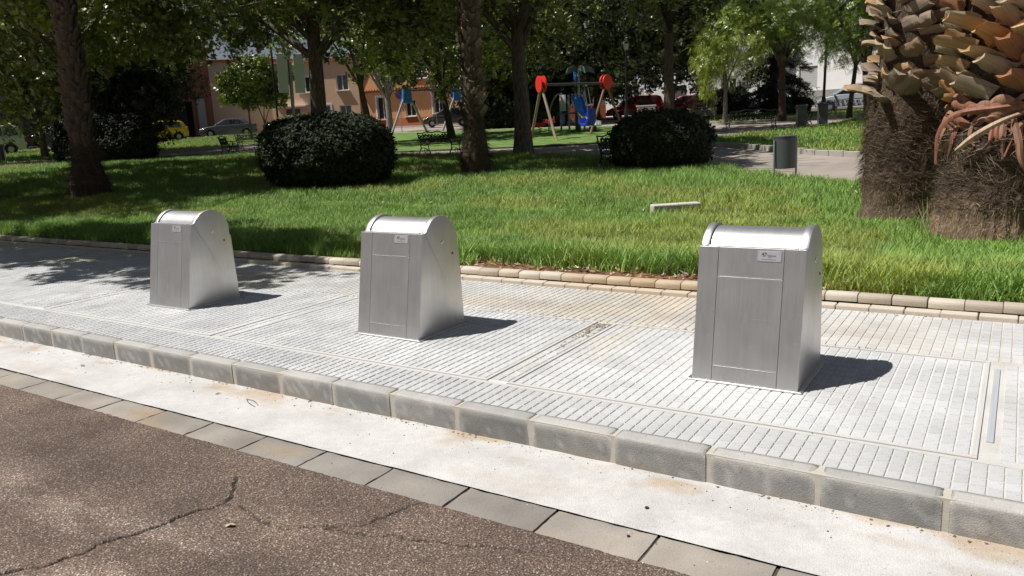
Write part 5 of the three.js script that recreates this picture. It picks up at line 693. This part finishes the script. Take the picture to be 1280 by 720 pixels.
house('peach_house', 'pale peach house with a white doorway behind the thin leaning trunk', -58.2, -55.6, 0.42, 9, 6.8, 8, mPeach, [[-2.4, 0.12, 1.5, 2.4, 'door'], [0.9, 1.2, 1.2, 1.5, 'framed'], [-0.9, 4.0, 1.2, 1.5, 'framed'], [2.9, 4.0, 1.2, 1.5], [3.0, 1.2, 1.2, 1.4]], o => { part('awning', bx(3.2, 0.12, 0.7, -2.4, 2.75, 0.36), mFrameW, o); });
house('cream_building', 'plain cream rendered building left of the white sign panels', -67.2, -52.2, 1.0, 15, 7.4, 8, mCream, [[4.8, 1.2, 0.9, 1.6], [-4.2, 4.4, 1.2, 1.5], [0, 4.4, 1.2, 1.5], [4.2, 4.4, 1.2, 1.5]], o => { part('brick_storey', uvBox(plain(bx(15.1, 2.6, 0.08, 0, 5.8, 0.04 - 0.4))), mBrick, o); });
// shaded brick row along the left street, front turned away from the sun
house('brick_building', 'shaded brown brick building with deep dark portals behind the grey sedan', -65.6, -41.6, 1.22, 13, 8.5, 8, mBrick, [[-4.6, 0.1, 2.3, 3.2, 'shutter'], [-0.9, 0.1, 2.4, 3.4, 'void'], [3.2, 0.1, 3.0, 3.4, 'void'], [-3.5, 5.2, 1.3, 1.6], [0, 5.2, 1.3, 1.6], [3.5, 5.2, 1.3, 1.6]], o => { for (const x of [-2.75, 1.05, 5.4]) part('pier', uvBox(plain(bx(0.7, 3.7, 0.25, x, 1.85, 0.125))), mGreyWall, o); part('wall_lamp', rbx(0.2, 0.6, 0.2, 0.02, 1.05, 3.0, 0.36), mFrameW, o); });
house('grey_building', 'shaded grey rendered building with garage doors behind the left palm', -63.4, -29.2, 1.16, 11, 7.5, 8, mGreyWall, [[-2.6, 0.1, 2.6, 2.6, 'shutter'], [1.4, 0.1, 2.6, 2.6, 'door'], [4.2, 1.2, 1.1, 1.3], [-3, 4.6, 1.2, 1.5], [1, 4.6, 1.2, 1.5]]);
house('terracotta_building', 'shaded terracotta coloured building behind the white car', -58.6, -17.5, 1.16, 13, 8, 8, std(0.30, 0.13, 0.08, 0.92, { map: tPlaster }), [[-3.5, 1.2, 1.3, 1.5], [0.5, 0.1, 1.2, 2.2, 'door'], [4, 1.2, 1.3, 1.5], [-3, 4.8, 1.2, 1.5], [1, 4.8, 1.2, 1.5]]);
house('play_pavilion', 'low white kiosk with orange lower wall behind the play tower', -31.2, -55.6, 0.5, 7.5, 3.3, 4, mWhiteWall, [[2.2, 1.3, 1.3, 1.1]], o => { part('orange_band', uvBox(plain(bx(7.54, 1.25, 0.06, 0, 0.62, 0.03))), mOrangeDeep, o); });
house('back_house', 'whitewashed house glimpsed behind the dark trees', -24, -63.2, 0.1, 15, 7, 6, mWhiteWall, [[-4, 1.2, 1.2, 1.5, 'barred'], [0, 0.1, 1.2, 2.3, 'door'], [4, 1.2, 1.2, 1.5, 'barred'], [-3, 4.4, 1.2, 1.5], [3, 4.4, 1.2, 1.5]]);
// the terrace across the road, behind the camera: it is what the steel fronts mirror
for (const [x, w, m, l] of [[-26, 17, mPeach, 'peach terrace house across the road, left of its row'], [-8, 18, mCream, 'cream terrace house across the road opposite the bins'], [10, 17, mOrange, 'orange terrace house across the road, right of its row']]) { const h = house('terrace_house', l, x, 15.5, Math.PI, w, 6.8, 8, m, [-5.5, -2, 2, 5.5].flatMap((a, i) => [[a, i === 1 ? 0.12 : 1.2, 1.2, i === 1 ? 2.3 : 1.6, i === 1 ? 'door' : 'framed'], [a, 4.5, 1.2, 1.6, 'framed']])); h.position.y = -0.17; }
struct('far_pavement', uvXZ(bx(90, 0.14, 2.6, -15, -0.09, 14.2)), mPath);

// ------------------------------------------------------------------ small litter of the street
{
  const R = rng(901), st = new THREE.IcosahedronGeometry(1, 0), p = st.attributes.position; for (let i = 0; i < p.count; i++) { const k = 0.75 + 0.5 * hash2(Math.round(p.getX(i) * 50), Math.round(p.getZ(i) * 50 + p.getY(i) * 31), 3); p.setXYZ(i, p.getX(i) * k, p.getY(i) * k * 0.6, p.getZ(i) * k); } st.computeVertexNormals();
  const l = [], dark = () => { const v = 0.04 + 0.22 * R() * R(); return C(v * 1.1, v, v * 0.9); };
  for (let i = 0; i < 420; i++) { const x = -8 + 8.2 * R(), z = R() < 0.6 ? -3.42 + 0.14 * R() * R() : -3.4 + 0.55 * R(); l.push([x, -0.153, z, R() * 6.28, 0.0018 + 0.0042 * R() ** 4, dark()]); }
  for (let i = 0; i < 260; i++) { const x = -5 + 4.6 * R(), z = -2.85 + 1.6 * R(); l.push([x, z < -2.64 ? -0.149 : -0.150, z, R() * 6.28, 0.0018 + 0.004 * R() ** 3, R() < 0.35 ? C(0.6, 0.54, 0.45) : dark()]); }
  for (let i = 0; i < 200; i++) l.push([-8 + 8.2 * R(), 0.001, -6.5 + 2.9 * R(), R() * 6.28, 0.0015 + 0.003 * R() ** 3, dark()]);
  const bits = [], bit = merger(); bit.tri([0, 0, 0], [0.02, 0.003, 0.006], [0.006, 0.002, 0.011]); bit.tri([0, 0, 0], [0.016, 0.004, -0.007], [0.02, 0.003, 0.006]);
  for (let i = 0; i < 900; i++) { const t = R(), along = t < 0.45, x = along ? -8 + 8.1 * R() : t < 0.7 ? -2.715 + (R() - 0.5) * 0.16 : -8 + 8.1 * R(), z = along ? -5.5 + (R() - 0.5) * 0.05 : t < 0.7 ? -5.45 + 0.9 * R() * R() : t < 0.88 ? -6.555 + 0.05 * R() : -3.43 + 0.03 * R(); if (fbm(x * 2.2, z, 911, 2) < 0.5) continue; const v = 0.4 + 0.9 * R(); bits.push([x, z > -3.5 ? -0.152 : 0.001, z, R() * 6.28, 0.35 + 0.8 * R(), C(0.30 * v, 0.22 * v, 0.12 * v), (R() - 0.5) * 0.3, 0]); }
  scatter('dry_debris', bit.done(), std(1, 1, 1, 0.95), bits);
  scatter('street_grit', st, std(1, 1, 1, 0.95), l);
  const stone = (x, z, s, y, label) => { const o = thing('road_pebble', label, 'pebble', [x, y, z], 1.1); part('pebble_body', st.clone().scale(s, s, s), std(0.035, 0.033, 0.032, 0.9), o); };
  stone(-1.33, -3.06, 0.013, -0.148, 'dark pebble on the pale gutter strip below the rightmost bin'); stone(-1.30, -2.79, 0.010, -0.146, 'dark pebble on the grey edging blocks at bottom centre');
  const leaf = (x, z, y, turn, s, k, label) => { const o = thing('fallen_leaf', label, 'leaf', [x, y, z], turn), m = merger(), c = [0.02, 0.012, 0]; const e = [[0, 0, 0], [0.02, 0.002, 0.016], [0.045, 0.016, 0.012], [0.07, 0.004, 0], [0.045, 0.012, -0.014], [0.02, 0.0, -0.016]]; for (let i = 0; i < 6; i++) m.tri(c, e[i], e[(i + 1) % 6]); part('leaf_blade', m.done().scale(s, s, s), std(...k, 0.8), o); };
  leaf(-2.98, -2.02, -0.148, 0.5, 0.8, [0.42, 0.36, 0.28], 'curled pale dry leaf lying on the asphalt beside the crack'); leaf(-4.65, -3.22, -0.152, 1.2, 0.6, [0.36, 0.12, 0.05], 'small reddish dry leaf in the gutter at left'); leaf(-6.35, -3.2, -0.152, 0.2, 0.7, [0.05, 0.045, 0.04], 'small dark dry leaf in the gutter at far left');
  const tw = thing('dry_twig', 'thin dry forked twig lying in the gutter', 'twig', [-4.35, -0.150, -3.25], 0.9); part('stem', join(tube([V(0, 0.002, 0), V(0.05, 0.004, 0.08), V(0.07, 0.003, 0.17)], 0.0018, 5), tube([V(0, 0.002, 0), V(0.01, 0.005, 0.09), V(0.05, 0.003, 0.19)], 0.0016, 5)), mBarkGrey, tw);
}

renderer.render(scene, camera);
